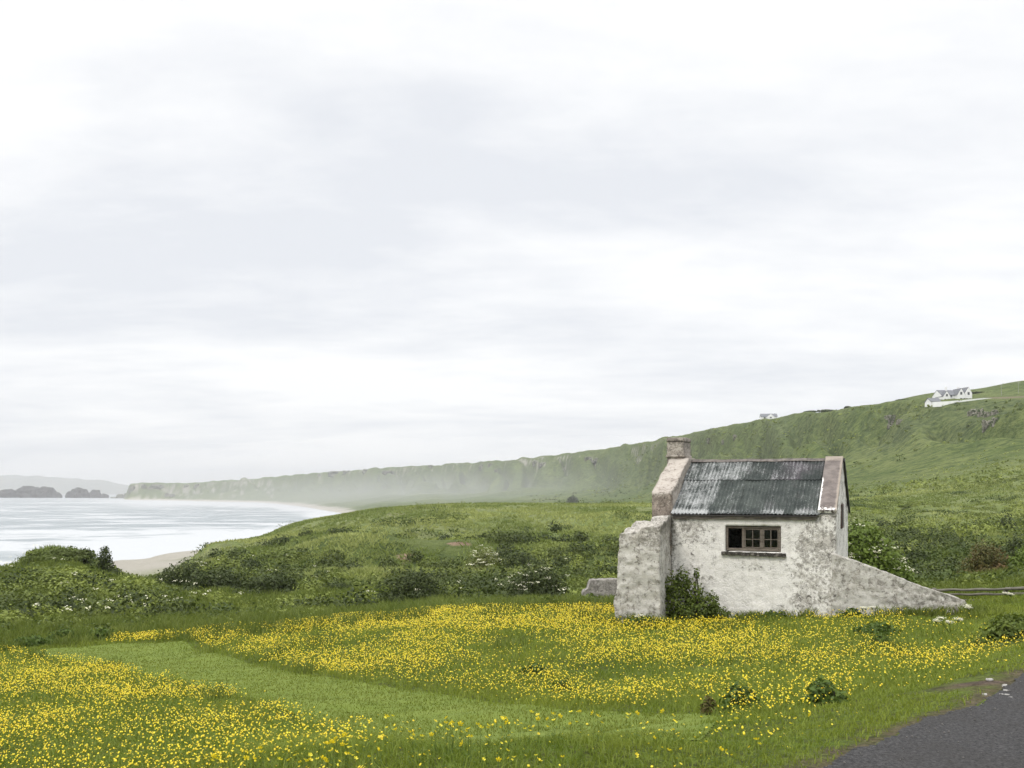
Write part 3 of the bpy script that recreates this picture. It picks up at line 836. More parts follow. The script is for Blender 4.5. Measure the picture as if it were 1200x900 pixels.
rough_wall('gable_pier', np.linspace(3.552, 3.968, 10), lambda x: EAVE - .005, .27, M_wall, hut, z0=EAVE - .075, zeave=EAVE - .03, dz=.025, org=(0, -.015), amp=.012, big=.008,
           peel=lambda V: np.full(len(V), .66), damp_shade=lambda V: .3 + 0 * V[:, 0], seed=5)

# corrugated sheets
m, t = new_mat('corrugated iron')
co = nn(t, 'ShaderNodeTexCoord').outputs['Object']
st = noise_(t, vscale_(t, co, 13, 1.1, 1.1), 1.0, 6, .7)
st2 = noise_(t, vscale_(t, co, 46, 1.6, 1.6, (3, 1, 2)), 1.0, 5, .75)
bl = noise_(t, co, 1.7, 5, .62); fi = noise_(t, co, 24, 4, .7)
ton = attr_(t, 'tone'); pal = attr_(t, 'worn')
c = mix_(t, rng_(t, bl, .38, .64), (.030, .036, .033), (.062, .072, .063))
c = mix_(t, rng_(t, math_(t, 'ADD', ton, math_(t, 'MULTIPLY', math_(t, 'SUBTRACT', bl, .5), 1.5)), .45, .85), c, (.062, .052, .060))
c = mix_(t, rng_(t, fi, .52, .74, 0, .55), c, (.12, .132, .125))
hgt = attr_(t, 'crest')
wf = math_(t, 'ADD', math_(t, 'ADD', math_(t, 'ADD', math_(t, 'MULTIPLY', math_(t, 'SUBTRACT', bl, .5), .6), math_(t, 'MULTIPLY', st, .55)), math_(t, 'MULTIPLY', st2, .38)), math_(t, 'ADD', math_(t, 'MULTIPLY', math_(t, 'SUBTRACT', pal, .5), .72), math_(t, 'ADD', math_(t, 'MULTIPLY', hgt, .035), math_(t, 'MULTIPLY', math_(t, 'SUBTRACT', fi, .5), .75))))
c = mix_(t, rng_(t, wf, .45, .76, 0, .85), c, (.40, .405, .395))
c = mix_(t, rng_(t, noise_(t, vscale_(t, co, 16, 3, 3, (8, 8, 8)), 1.0, 6, .75), .55, .66, 0, .85), c, (.020, .020, .019))
finish(t, c, .8, fi, .25, .004, .15, 0.0)
M_iron = m


def sheet_mesh(name, x0, x1, f0, f1, lift, worn, tone, parent, flip=False, seed=0, skew=0.0):
    """one corrugated sheet: from fraction f0 (eave side) to f1 (ridge side) of the slope"""
    pitch = .092
    n = int((x1 - x0) / pitch * 8)
    xs_ = np.linspace(x0, x1, n); fs = np.linspace(f0, f1, 14)
    Xg, Fg = np.meshgrid(xs_, fs, indexing='ij')
    cor = np.cos(Xg / pitch * 2 * math.pi)
    ya, za, yb, zb = (-.11, EAVE - .04, D_ / 2, RIDGE + .0)
    Yg = ya + (yb - ya) * Fg; Zg = za + (zb - za) * Fg
    nl = math.hypot(yb - ya, zb - za); ny, nz = -(zb - za) / nl, (yb - ya) / nl
    sag = -.012 * np.sin((Xg - x0) / (x1 - x0) * math.pi) * np.sin(Fg * math.pi) + .010 * fbm(Xg / .9, Fg * 2, oct=2, seed=seed)
    off = lift + .015 * cor + sag
    edge = ((fs - f0) < .03)[None, :] * .006 * fbm(Xg / .12, Fg, oct=2, seed=seed + 5)
    V = np.stack([Xg + skew * (Fg - f0), Yg + ny * off, Zg + nz * off + edge], -1).reshape(-1, 3)
    if flip:
        V[:, 1] = D_ - V[:, 1]
    k = np.arange(n * len(fs)).reshape(n, len(fs))
    q = np.stack([k[:-1, :-1], k[1:, :-1], k[1:, 1:], k[:-1, 1:]], -1).reshape(-1, 4)
    # give the sheet a thickness
    V2 = V.copy(); V2[:, 2] -= .006
    b = np.concatenate([k[:, 0], k[-1, 1:], k[::-1, -1][1:], k[0, ::-1][1:]])
    nV = len(V)
    rim = np.stack([b[:-1], b[1:], b[1:] + nV, b[:-1] + nV], -1)
    Vall = np.concatenate([V, V2]); qall = np.concatenate([q, q[:, ::-1] + nV, rim])
    w = np.clip(worn(Xg, Fg), 0, 1).reshape(-1)
    return mesh_np(name, Vall, qall, [M_iron], parent, dict(worn=np.tile(w, 2), tone=np.full(nV * 2, tone), crest=np.tile(cor.reshape(-1), 2)), shade=True)

roof = bpy.data.objects.new('roof', None); COL.objects.link(roof); roof.parent = hut
xe = [-.02, .95, 1.62, 2.29, 2.96, 3.60]
low_w = [lambda X, Fg: .66 + .34 * (Fg < .09), lambda X, Fg: .38 + .22 * (Fg < .08), lambda X, Fg: .34 + .2 * (Fg < .08), lambda X, Fg: .38 + .36 * (Fg < .06) * (X < 2.75), lambda X, Fg: .42 + .22 * (Fg < .07)]
up_w = [lambda X, Fg: .55 + .1 * (X > .4), lambda X, Fg: .64 - .12 * (X > 1.4), lambda X, Fg: .44 + 0 * X, lambda X, Fg: .48 + .14 * (X < 2.45), lambda X, Fg: .42 + 0 * X]
low_t, up_t = [.4, .15, .25, .42, .4], [.4, .35, .45, .70, .62]
for i in range(5):
    sheet_mesh('roof_sheet', xe[i] - (.04 if i else 0), xe[i + 1] + (.02 if i < 4 else 0), 0, .66, .018 + .008 * (i % 2), low_w[i], low_t[i], roof, seed=90 + i, skew=.04 if i == 0 else 0)
    sheet_mesh('roof_sheet', xe[i] - (.04 if i else 0), xe[i + 1] + (.02 if i < 4 else 0), .615, 1.0, .040 + .008 * (i % 2), up_w[i], up_t[i], roof, seed=100 + i)
for i in range(5):
    sheet_mesh('roof_sheet', xe[i] - (.04 if i else 0), xe[i + 1] + (.02 if i < 4 else 0), 0, 1.0, .03 + .008 * (i % 2), lambda X, Fg: .35 + 0 * X, .3, roof, flip=True, seed=110 + i)
bm = bmesh.new()
for sgn in (-1, 1):
    vs = []
    for x in np.linspace(-.0, 3.55, 24):
        w = .006 * math.sin(x * 5) + .004 * math.sin(x * 13)
        vs.append([bm.verts.new((x, D_ / 2, RIDGE + .078 + w)), bm.verts.new((x, D_ / 2 + sgn * .13, RIDGE + .008 + w)), bm.verts.new((x, D_ / 2 + sgn * .13, RIDGE - .002 + w))])
    for a, b_ in zip(vs[:-1], vs[1:]):
        bm.faces.new((a[0], b_[0], b_[1], a[1])); bm.faces.new((a[1], b_[1], b_[2], a[2]))
obj_bm('ridge_cap', bm, mat_simple('ridge iron', (.07, .06, .055), (.17, .15, .13), 9, .8), roof)
# fascia board and the stub of a gutter under the sheets
bm = bmesh.new()
xx = 0.03
for ln in (.95, .62, .8, 1.12):
    box_bm(bm, xx, min(xx + ln - .006, 3.54), -.052 - .004 * random.random(), -.012, EAVE - .165 + .006 * random.random(), EAVE - .05, .006)
    xx += ln
obj_bm('fascia_board', bm, M_woodh, hut)
bm = bmesh.new()
box_bm(bm, .0, 3.55, -.118, -.055, EAVE - .085, EAVE - .062, .004)
obj_bm('soffit_board', bm, M_pipe, hut)

# chimney
ch = rough_wall('chimney', np.linspace(1.98, 2.88, 15), lambda y: 4.66, .46, M_stack, hut, z0=3.75, zeave=4.60, axis='y', org=(-.135, 0), amp=.016, big=.014,
                peel=lambda V: np.full(len(V), .62), damp_shade=lambda V: .25 + .25 * smooth(4.4, 4.6, V[:, 2]), seed=6)
rough_wall('chimney_cap', np.linspace(1.965, 2.895, 14), lambda y: 4.775, .49, M_stack, ch, z0=4.668, zeave=4.74, dz=.035, axis='y', org=(-.12, 0), amp=.014, big=.012,
           peel=lambda V: np.full(len(V), .7), damp_shade=lambda V: np.full(len(V), .3), seed=7)
rough_wall('chimney_ledge', np.linspace(1.95, 2.91, 14), lambda y: 4.30, .52, M_stack, ch, z0=4.235, zeave=4.285, dz=.03, axis='y', org=(-.105, 0), amp=.010, big=.01,
           peel=lambda V: np.full(len(V), .55), damp_shade=lambda V: np.full(len(V), .3), seed=8)

# front window: outer frame, an open left light, two sashes of four panes
win = bpy.data.objects.new('window', None); COL.objects.link(win); win.parent = hut
bm = bmesh.new()
y0, y1 = .045, .125
box_bm(bm, WX0 + .012, WX0 + .062, y0, y1, WZ0 + .02, WZ1 - .012, .006)
box_bm(bm, WX1 - .062, WX1 - .012, y0, y1, WZ0 + .02, WZ1 - .012, .006)
box_bm(bm, WX0 + .064, WX1 - .064, y0, y1, WZ1 - .066, WZ1 - .014, .006)
box_bm(bm, WX0 + .064, WX1 - .064, y0, y1, WZ0 + .022, WZ0 + .082, .006)
m1, m2 = 1.765, 2.225
box_bm(bm, m1 - .028, m1 + .028, y0 + .002, y1 - .002, WZ0 + .084, WZ1 - .068, .006)
box_bm(bm, m2 - .024, m2 + .024, y0 + .002, y1 - .002, WZ0 + .084, WZ1 - .068, .006)
obj_bm('window_frame', bm, M_wood, win)
for a, b_ in ((m1 + .031, m2 - .027), (m2 + .027, WX1 - .065)):
    bm = bmesh.new()
    q0, q1, zz0, zz1 = .06, .10, WZ0 + .087, WZ1 - .071
    box_bm(bm, a, a + .026, q0, q1, zz0, zz1); box_bm(bm, b_ - .026, b_, q0, q1, zz0, zz1)
    box_bm(bm, a + .027, b_ - .027, q0, q1, zz1 - .026, zz1); box_bm(bm, a + .027, b_ - .027, q0, q1, zz0, zz0 + .03)
    xm = (a + b_) / 2; zm = zz0 + (zz1 - zz0) * .46
    box_bm(bm, xm - .010, xm + .010, q0 + .004, q1 - .004, zz0 + .031, zz1 - .027)
    box_bm(bm, a + .027, xm - .011, q0 + .004, q1 - .004, zm - .009, zm + .009); box_bm(bm, xm + .011, b_ - .027, q0 + .004, q1 - .004, zm - .009, zm + .009)
    sa = obj_bm('sash', bm, M_wood, win)
    for (xa, xb, za, zb, out) in ((a + .028, xm - .011, zz0 + .032, zm - .010, 0), (xm + .011, b_ - .028, zz0 + .032, zm - .010, 0), (a + .028, xm - .011, zm + .010, zz1 - .028, 0), (xm + .011, b_ - .028, zm + .010, zz1 - .028, 1)):
        if out and a > 2.2:
            continue
        bm = bmesh.new(); box_bm(bm, xa, xb, .079, .083, za, zb)
        pa = obj_bm('pane', bm, M_glass, win)
bm = bmesh.new()
n = 18
for i in range(n):
    xa, xb = 1.245 + i * (1.56 / n), 1.245 + (i + 1) * (1.56 / n)
    dz_ = .008 * math.sin(i * 1.7) - .0014 * i
    box_bm(bm, xa, xb - .0012, -.075 + .008 * math.sin(i * 2.3), .30, WZ0 - .088 + dz_, WZ0 - .004 + dz_ * .6, .006)
M_sill = mat_simple('mossy sill', (.045, .040, .034), (.24, .22, .19), 9, .95, lo=.50, hi=.66)
obj_bm('window_sill', bm, M_sill, win)

# slit window of the gable, and the small window that lets the light in at the back
gw = bpy.data.objects.new('gable_window', None); COL.objects.link(gw); gw.parent = hut
bm = bmesh.new(); box_bm(bm, L_ - .09, L_ + .012, 1.882, 2.438, 2.402, 2.898)
obj_bm('opening_shade_panel', bm, M_pipe, gw)  # dark board standing in for the shaded opening, seen too edge-on
bm = bmesh.new()
for (a, b_, c0, c1) in ((1.70, 1.88, 2.34, 2.96), (2.44, 2.56, 2.34, 2.96), (1.882, 2.438, 2.34, 2.40), (1.882, 2.438, 2.90, 2.96)):
    box_bm(bm, L_ - .10, L_ + .022, a, b_, c0, c1)
obj_bm('window_frame', bm, mat_simple('brown painted wood', (.05, .03, .024), (.10, .065, .05), 7, .8), gw)
bw = bpy.data.objects.new('back_window', None); COL.objects.link(bw); bw.parent = hut
bm = bmesh.new()
for (a, b_, c0, c1) in ((2.21, 2.26, 1.56, 2.49), (2.99, 3.04, 1.56, 2.49), (2.262, 2.988, 1.56, 1.62), (2.262, 2.988, 2.43, 2.49), (2.60, 2.64, 1.622, 2.428)):
    box_bm(bm, a, b_, D_ - .22, D_ - .12, c0, c1)
obj_bm('window_frame', bm, M_wood, bw)
# inside: earth floor, dark plaster lining, loft joists
bm = bmesh.new(); box_bm(bm, .01, 3.54, TW + .05, D_ - TW - .05, -.10, .02)
obj_bm('earth_floor', bm, M_earth, hut)
bm = bmesh.new()
box_bm(bm, .045, .075, TW + .06, D_ - TW - .06, .025, EAVE - .1)
box_bm(bm, 3.48, 3.51, TW + .06, 1.70, .025, EAVE - .1)
box_bm(bm, 3.48, 3.51, 1.701, D_ - TW - .06, .025, 2.28)
obj_bm('plaster_lining', bm, M_dark, hut)
for k in range(4):
    bm = bmesh.new(); box_bm(bm, .40 + k * .86, .48 + k * .86, TW + .02, D_ - TW - .02, EAVE - .22, EAVE - .09, .005)
    obj_bm('roof_joist', bm, M_wood, hut)

# ------------------------------------------------------------------ broken walls beside the hut
def stub_top(x):  # x across, from the outer side to the hut side
    return float(np.interp(x, [0, .06, .5, .56, 1.06], [2.24, 2.30, 2.31, 2.43, 2.47]))
def stub_shape(V):
    y = V[:, 1].copy()                       # 0 front .. 1.70 at the hut
    V = V.copy()
    f = smooth(.5, .62, y) * (V[:, 2] > 1.6)
    V[:, 2] = V[:, 2] + (V[:, 2] / 2.4) * (.10 * smooth(.28, .42, y) + .14 * smooth(1.0, 1.2, y)) * (V[:, 2] > 0)
    lean = (1.15 - V[:, 2]) * .035 * smooth(.55, 0, V[:, 0])
    V[:, 0] = V[:, 0] - lean - .06 * smooth(0.5, .2, np.abs(V[:, 2] - .35)) * smooth(.4, 0, V[:, 0])
    V[:, 0] = V[:, 0] - .12 * (y / 1.7) * smooth(.4, 1.0, V[:, 0])
    return V
stub = thing('ruined_wall', hut_world(-.95, -1.72), 'thick ruined rubble wall end standing tall at the chimney side of the hut', 'wall', -HA)
rough_wall('rubble_masonry', np.arange(0, 1.07, .04), stub_top, 1.69, M_stub, stub, dz=.045, zeave=2.2, amp=.030, big=.05, thick_fn=stub_shape,
           peel=lambda V: np.clip(.57 - .15 * smooth(.6, 1.1, V[:, 2]) * smooth(1.9, 1.2, V[:, 2]) + .2 * smooth(1.9, 2.4, V[:, 2]), 0, 1),
           damp_shade=lambda V: .35 * smooth(2.15, 2.45, V[:, 2]) + .42 * smooth(.0, .1, V[:, 1]) * smooth(.8, 1.06, V[:, 0]) + .3 * smooth(.15, 0, V[:, 2]), seed=20)  # right side darker: its shade is painted into the colour

A = hut_world(L_ + .015, .0)
wlen = 2.98
swall = thing('sloping_wall', A, 'sloping speckled rubble wall running down from the gable end of the hut', 'wall', -R(8))
def sl_top(x): return float(np.interp(x, [0, .12, 1.0, 2.0, 2.7, 2.9, wlen], [1.80, 1.74, 1.42, 1.03, .80, .74, .66]))
rough_wall('rubble_masonry', np.arange(-.12, wlen + .001, .045), sl_top, .50, M_stub, swall, dz=.05, zeave=.4, z0=-.3, amp=.026, big=.03,
           peel=lambda V: np.clip(.54 + .18 * smooth(1.6, 2.9, V[:, 0]) + .1 * smooth(.05, .25, V[:, 1]) - .2 * np.exp(-(((V[:, 0] - .55) / .5)**2 + ((V[:, 2] - .55) / .35)**2)), 0, 1),
           damp_shade=lambda V: .34 * smooth(.04, .14, V[:, 1]) + .4 * smooth(2.72, 2.95, V[:, 0]) + .3 * smooth(.25, 0, V[:, 0]) * smooth(1.4, 1.7, V[:, 2]) + .3 * smooth(2.2, 2.9, V[:, 0]) * smooth(.6, .4, V[:, 2]), seed=22)

q = P(683, 691, 34.5); q[2] = float(terrain(q[0], q[1]))
rw = thing('low_ruin', q, 'low stub of grey stone wall among the bushes behind the ruined wall end', 'wall', 0.06)
lh = (691 - 661) / F * 34.5
rough_wall('rubble_masonry', np.arange(0, 2.3, .06), lambda x: lh * float(np.interp(x, [0, .05, .2, .26, 1.2, 2.3], [.45, .55, .62, .97, 1.0, .97])), .45, M_low, rw, dz=.06, zeave=lh * .44, amp=.03, big=.03,
           peel=lambda V: np.full(len(V), .72), damp_shade=lambda V: .15 + 0 * V[:, 0], seed=24)

# ------------------------------------------------------------------ timber fence at the right
fp = P(1096, 700, 27.0); fz = float(terrain(fp[0] + 1.5, fp[1]))
fence = thing('timber_fence', (fp[0], fp[1], fz), 'low weathered timber rail fence beyond the foot of the sloping stone wall', 'fence')
M_rail = mat_simple('grey rail', (.085, .08, .062), (.19, .175, .14), 4, .9, stretch=(1, 8, 8))
def rail(zc_, x0, x1, y, th, sl):
    bm = bmesh.new()
    k = 14
    ring = []
    for i in range(k + 1):
        x = x0 + (x1 - x0) * i / k
        zz = zc_ - fz + sl * i / k + .008 * math.sin(i * 1.3 + zc_ * 9)
        rr = th * (.5 + .05 * math.sin(i * .9))
        ring.append([bm.verts.new((x, y + rr * math.cos(a) * .8, zz + rr * math.sin(a))) for a in [j * math.pi / 4 for j in range(8)]])
    for a, b_ in zip(ring[:-1], ring[1:]):
        for j in range(8):
            bm.faces.new((a[j], a[(j + 1) % 8], b_[(j + 1) % 8], b_[j]))
    bm.faces.new(ring[0]); bm.faces.new(ring[-1][::-1])
    obj_bm('rail', bm, M_rail, fence, True)
def fzy(py): return CZ - (py - HY) / F * 27.0
rail(fzy(691.6), -.1, 2.05, -.03, .075, .03)
rail(fzy(689.8), 1.95, 5.2, .03, .085, .06)
rail(fzy(696.8), -.1, 2.05, -.03, .065, .02)
rail(fzy(696.2), 1.95, 5.2, .03, .075, .05)
rail(fzy(703.6), -.1, 5.2, -.01, .06, .03)
for xp in (.02, 2.0, 4.1):
    bm = bmesh.new()
    box_bm(bm, xp - .05, xp + .05, .075, .17, -.3, fzy(689.5) - fz, .012)
    obj_bm('fence_post', bm, M_rail, fence)
#@@PART3
# ------------------------------------------------------------------ far things on the hill
M_white = mat_simple('white render', (.74, .74, .73), (.80, .80, .79), 1.0, .8)
M_slate = mat_simple('slate', (.11, .115, .125), (.18, .185, .195), 2.0, .7)
M_winblk = mat_simple('dark glazing', (.05, .055, .06), (.09, .095, .10), 1.0, .3, spec=.5)


def ground_at(px, Y):
    X = (px - CX) / F * Y
    return np.array([X, Y, float(terrain(X, Y))])


def gabled(bm, x0, x1, y0, y1, z0, ze, zr, along='x'):
    """a solid gabled block, ridge along x or y"""
    if along == 'x':
        ym = (y0 + y1) / 2
        a = [bm.verts.new(p) for p in ((x0, y0, z0), (x0, y1, z0), (x0, y1, ze), (x0, ym, zr), (x0, y0, ze))]
        b = [bm.verts.new(p) for p in ((x1, y0, z0), (x1, y1, z0), (x1, y1, ze), (x1, ym, zr), (x1, y0, ze))]
    else:
        xm = (x0 + x1) / 2
        a = [bm.verts.new(p) for p in ((x0, y0, z0), (x1, y0, z0), (x1, y0, ze), (xm, y0, zr), (x0, y0, ze))]
        b = [bm.verts.new(p) for p in ((x0, y1, z0), (x1, y1, z0), (x1, y1, ze), (xm, y1, zr), (x0, y1, ze))]
    bm.faces.new(a); bm.faces.new(b[::-1])
    for i in range(5):
        j = (i + 1) % 5
        bm.faces.new((a[i], b[i], b[j], a[j]))


def roof_bm(bm, x0, x1, y0, y1, ze, zr, along, over=.25, th=.16):
    """two roof slabs with an overhang, a hair above the walls"""
    if along == 'x':
        ym = (y0 + y1) / 2; run = (y1 - y0) / 2; k = (zr - ze) / run
        for s in (-1, 1):
            p = [(x0 - over, ym, zr + .02), (x1 + over, ym, zr + .02), (x1 + over, ym + s * (run + over), ze - k * over + .02), (x0 - over, ym + s * (run + over), ze - k * over + .02)]
            lo = [bm.verts.new(v) for v in p]; hi = [bm.verts.new((v[0], v[1], v[2] + th)) for v in p]
            bm.faces.new(lo); bm.faces.new(hi[::-1])
            for i in range(4):
                bm.faces.new((lo[i], lo[(i + 1) % 4], hi[(i + 1) % 4], hi[i]))
    else:
        xm = (x0 + x1) / 2; run = (x1 - x0) / 2; k = (zr - ze) / run
        for s in (-1, 1):
            p = [(xm, y0 - over, zr + .02), (xm, y1 + over, zr + .02), (xm + s * (run + over), y1 + over, ze - k * over + .02), (xm + s * (run + over), y0 - over, ze - k * over + .02)]
            lo = [bm.verts.new(v) for v in p]; hi = [bm.verts.new((v[0], v[1], v[2] + th)) for v in p]
            bm.faces.new(lo); bm.faces.new(hi[::-1])
            for i in range(4):
                bm.faces.new((lo[i], lo[(i + 1) % 4], hi[(i + 1) % 4], hi[i]))


def windows_on(parent, spots, y, m=None):
    for (x, z, w, h) in spots:
        bm = bmesh.new(); box_bm(bm, x - w / 2, x + w / 2, y - .05, y + .12, z, z + h)
        f = obj_bm('window', bm, m or M_winblk, parent)


g0 = ground_at(1121, 428)
MPP = 428 / F                                              # metres per photo pixel at the house
house = thing('white_house', (g0[0], g0[1], float(P(1121, 472.5, 428)[2])), 'large white gabled house with slate roofs on the clifftop', 'house', 0.10)
bm = bmesh.new()
box = []
gabled(bm, -17.3 * MPP, 17 * MPP, 1.0, 8.5, -4, 3.6, 6.0, 'x')
gabled(bm, -1.5 * MPP, 8.2 * MPP, -1.6, 5, -4, 3.5, 6.3, 'y')
gabled(bm, 8.8 * MPP, 17.6 * MPP, -1.0, 9, -4, 4.4, 6.9, 'y')
gabled(bm, -17.2 * MPP, -8.5 * MPP, -.6, 6, -4, 2.9, 5.2, 'y')
obj_bm('wall', bm, M_white, house)
bm = bmesh.new()
roof_bm(bm, -16.8 * MPP, 16 * MPP, 1.0, 8.5, 3.6, 6.0, 'x')
roof_bm(bm, -1.5 * MPP, 8.2 * MPP, -1.5, 4.8, 3.5, 6.3, 'y', .12)
roof_bm(bm, 8.8 * MPP, 17.6 * MPP, -.8, 8.8, 4.4, 6.9, 'y', .12)
roof_bm(bm, -17.2 * MPP, -8.5 * MPP, -.5, 5.8, 2.9, 5.2, 'y', .12)
rf = obj_bm('roof', bm, M_slate, house)
for x in (-6.2, 9.0, 16.2):
    bm = bmesh.new(); box_bm(bm, x * MPP - .45, x * MPP + .45, 4.2, 5.0, 5.0, 7.6, .05)
    obj_bm('chimney', bm, M_white, rf)
windows_on(house, [(0.0 * MPP + 1.2, .6, 1.0, 1.5), (1.2 * MPP + 2.2, .6, .9, 1.5), (3.2 * MPP, 3.6, .9, 1.2)], -1.62)
windows_on(house, [(11.3 * MPP, .7, .9, 1.4), (15.0 * MPP, .7, .9, 1.4), (13.2 * MPP, 3.6, .9, 1.2)], -1.02)
windows_on(house, [(-14.8 * MPP, .5, .8, 1.3), (-11.0 * MPP, .5, .8, 1.3), (-12.9 * MPP, 2.9, .8, 1.0)], -.62)
windows_on(house, [(-6.6 * MPP, .4, 1.2, 1.4), (-4.0 * MPP, .4, 1.0, 1.4), (-5.2 * MPP, 2.6, .8, .9)], .98)
gA = ground_at(1097.5, 424)
ann = thing('white_outbuilding', (gA[0], gA[1], float(P(1097, 474, 424)[2])), 'low white outbuilding with a grey roof at the left end of the clifftop house', 'outbuilding', 0.12)
bm = bmesh.new(); gabled(bm, -6.8 * MPP, 5.8 * MPP, 0, 5, -4, 1.3, 2.9, 'x'); obj_bm('wall', bm, M_white, ann)
bm = bmesh.new(); roof_bm(bm, -6.8 * MPP, 5.8 * MPP, 0, 5, 1.3, 2.9, 'x'); obj_bm('roof', bm, M_slate, ann)
windows_on(ann, [(-3.5 * MPP, .2, .7, .8), (1.5 * MPP, .2, .7, .8)], -.02)
gwl = thing('white_garden_wall', (0, 0, 0), 'low white garden wall running right from the clifftop house', 'wall')
bm = bmesh.new()
pts = [P(1093, 472.6, 417), P(1110, 471.8, 415), P(1126, 470.5, 414), P(1140, 469.2, 414), P(1152, 468.0, 415), P(1164, 468.2, 418)]
for a, b_ in zip(pts[:-1], pts[1:]):
    vs = []
    for p in (a, b_):
        for (dy, dz_) in ((-.15, -1.6), (.15, -1.6), (.15, .55), (-.15, .55)):
            vs.append(bm.verts.new((p[0], p[1] + dy, p[2] + dz_)))
    for i in range(4):
        bm.faces.new((vs[i], vs[(i + 1) % 4], vs[4 + (i + 1) % 4], vs[4 + i]))
bmesh.ops.remove_doubles(bm, verts=bm.verts, dist=.001)
obj_bm('rendered_wall', bm, M_white, gwl)

g1 = ground_at(901, 665)
mpp = 665 / F
cot = thing('far_cottage', (g1[0], g1[1], float(P(901, 490.5, 665)[2])), 'small white cottage with a hipped grey roof half hidden behind the cliff edge', 'house', -.15)
bm = bmesh.new(); gabled(bm, -9 * mpp, 9.5 * mpp, 0, 7, -5, 1.3, 3.4, 'x'); gabled(bm, -2 * mpp, 6 * mpp, -1.2, 4, -5, 1.2, 2.9, 'y'); obj_bm('wall', bm, M_white, cot)
bm = bmesh.new(); roof_bm(bm, -9 * mpp, 9.5 * mpp, 0, 7, 1.3, 3.4, 'x'); obj_bm('roof', bm, M_slate, cot)
windows_on(cot, [(-5 * mpp, 0.0, 1.2, 1.0), (2 * mpp, 0.1, 1.2, 1.0)], -1.22)
g2 = ground_at(1052, 505)
shed = thing('dark_roofed_shed', (g2[0], g2[1], float(P(1048, 474, 505)[2])), 'long low dark-roofed shed peeping over the cliff edge left of the white house', 'shed', .1)
bm = bmesh.new(); gabled(bm, -4.4, 3.2, 0, 4, -4, .45, 1.2, 'x'); obj_bm('wall', bm, M_slate, shed)
bm = bmesh.new(); roof_bm(bm, -4.4, 3.2, 0, 4, .45, 1.2, 'x'); obj_bm('roof', bm, M_pipe, shed)
M_pole = mat_simple('pale pole', (.30, .29, .27), (.38, .37, .35), 2, .8)
for px, lb in ((1173.5, 'pale thin pole by the brown field, nearer the clifftop house'), (1193.5, 'pale thin pole by the brown field, farther from the clifftop house')):
    g = ground_at(px, 470)
    o = thing('utility_pole', g, lb, 'pole', group='poles by the brown field')
    bm = bmesh.new()
    bmesh.ops.create_cone(bm, cap_ends=True, segments=8, radius1=.09, radius2=.06, depth=6.0, matrix=Matrix.Translation((0, 0, 2.4)))
    obj_bm('shaft', bm, M_pole, o)
    bm = bmesh.new(); box_bm(bm, -.8, .8, -.2, -.13, 4.9, 5.05); obj_bm('cross_arm', bm, M_pole, o)

# rocky outcrops of the escarpment and the sea rocks
M_crag = None
m, t = new_mat('pale crag')
co = nn(t, 'ShaderNodeTexCoord').outputs['Object']
n1 = noise_(t, vscale_(t, co, 1, 1, .55), .32, 6, .65); n2 = noise_(t, co, 1.1, 5, .7)
c = mix_(t, rng_(t, n1, .38, .64), (.085, .082, .062), (.33, .31, .26))
c = mix_(t, rng_(t, n2, .49, .58), c, (.05, .07, .026))
finish(t, c, .95, n2, .8, .5, .1)
M_crag = m
M_basalt = mat_simple('dark basalt', (.018, .016, .016), (.050, .043, .040), .08, .95, bstr=.8, bdist=2.0)


def rock_mesh(name, c, sx, sy, sz, m, seed, sub=5, amp=.35, parent=None, flat=0.0):
    bm = bmesh.new()
    bmesh.ops.create_icosphere(bm, subdivisions=sub, radius=1)
    V = np.array([v.co for v in bm.verts])
    F_ = np.array([[v.index for v in f.verts] for f in bm.faces])
    bm.free()
    d = 1 + amp * fbm(V[:, 0] * 1.7 + seed, V[:, 1] * 1.7, V[:, 2] * 1.7, 5, seed)
    d2 = np.sign(V) * np.abs(V)**.62                                # blocky
    V = d2 * d[:, None] * np.array([sx, sy, sz])
    st = fbm(V[:, 0] / sx * 3 + seed, V[:, 1] / sy * 3, V[:, 2] / sz * .8, 3, seed + 3)
    V[:, 1] += st * sy * .22
    V = V + np.asarray(c)
    return mesh_np(name, V, F_, [m], parent)


OUT = [  # photo px x0, x1, y0, y1
    (1136, 1144, 482, 492), (1147, 1153, 482, 494), (1154, 1159, 484, 493), (1163, 1168, 491, 500), (1153, 1161, 495, 506), (1163, 1169, 482, 489),
    (1038, 1043, 488, 496), (1044, 1050, 489, 498), (1052, 1057, 492, 500), (1041, 1046, 497, 503),
    (829, 833, 515, 520), (860, 863, 511, 518), (846, 848, 517, 522), (686, 692, 536, 541), (696, 702, 538, 543), (624, 630, 541, 546), (632, 638, 543, 549), (562, 567, 546, 552), (572, 576, 544, 550), (580, 583, 551, 556),
    (502, 506, 546, 551), (449, 460, 552, 556), (426, 431, 551, 556), (387, 398, 553, 558), (402, 409, 552, 556), (372, 376, 556, 560),
    (176, 190, 568.5, 575), (166, 171, 569, 575), (152, 157, 571, 580), (193, 197, 579, 585), (200, 204, 580, 585), (216, 220, 569, 573), (228, 235, 568, 573)]
crag = None
Vs, Fs = [], []
for i, (xa, xb, ya, yb) in enumerate(OUT):
    h = hit((xa + xb) / 2, (ya + yb) / 2, 200)
    w, hh = (xb - xa) / F * h[1] / 2, (yb - ya) / F * h[1] / 2
    o = rock_mesh('rock_outcrop', h + np.array([0, w * .35, 0]), w * 1.25, max(w * .9, 1.0), hh * 1.25, M_crag, 200 + i, 5, .75)
    tag(o, kind='structure')
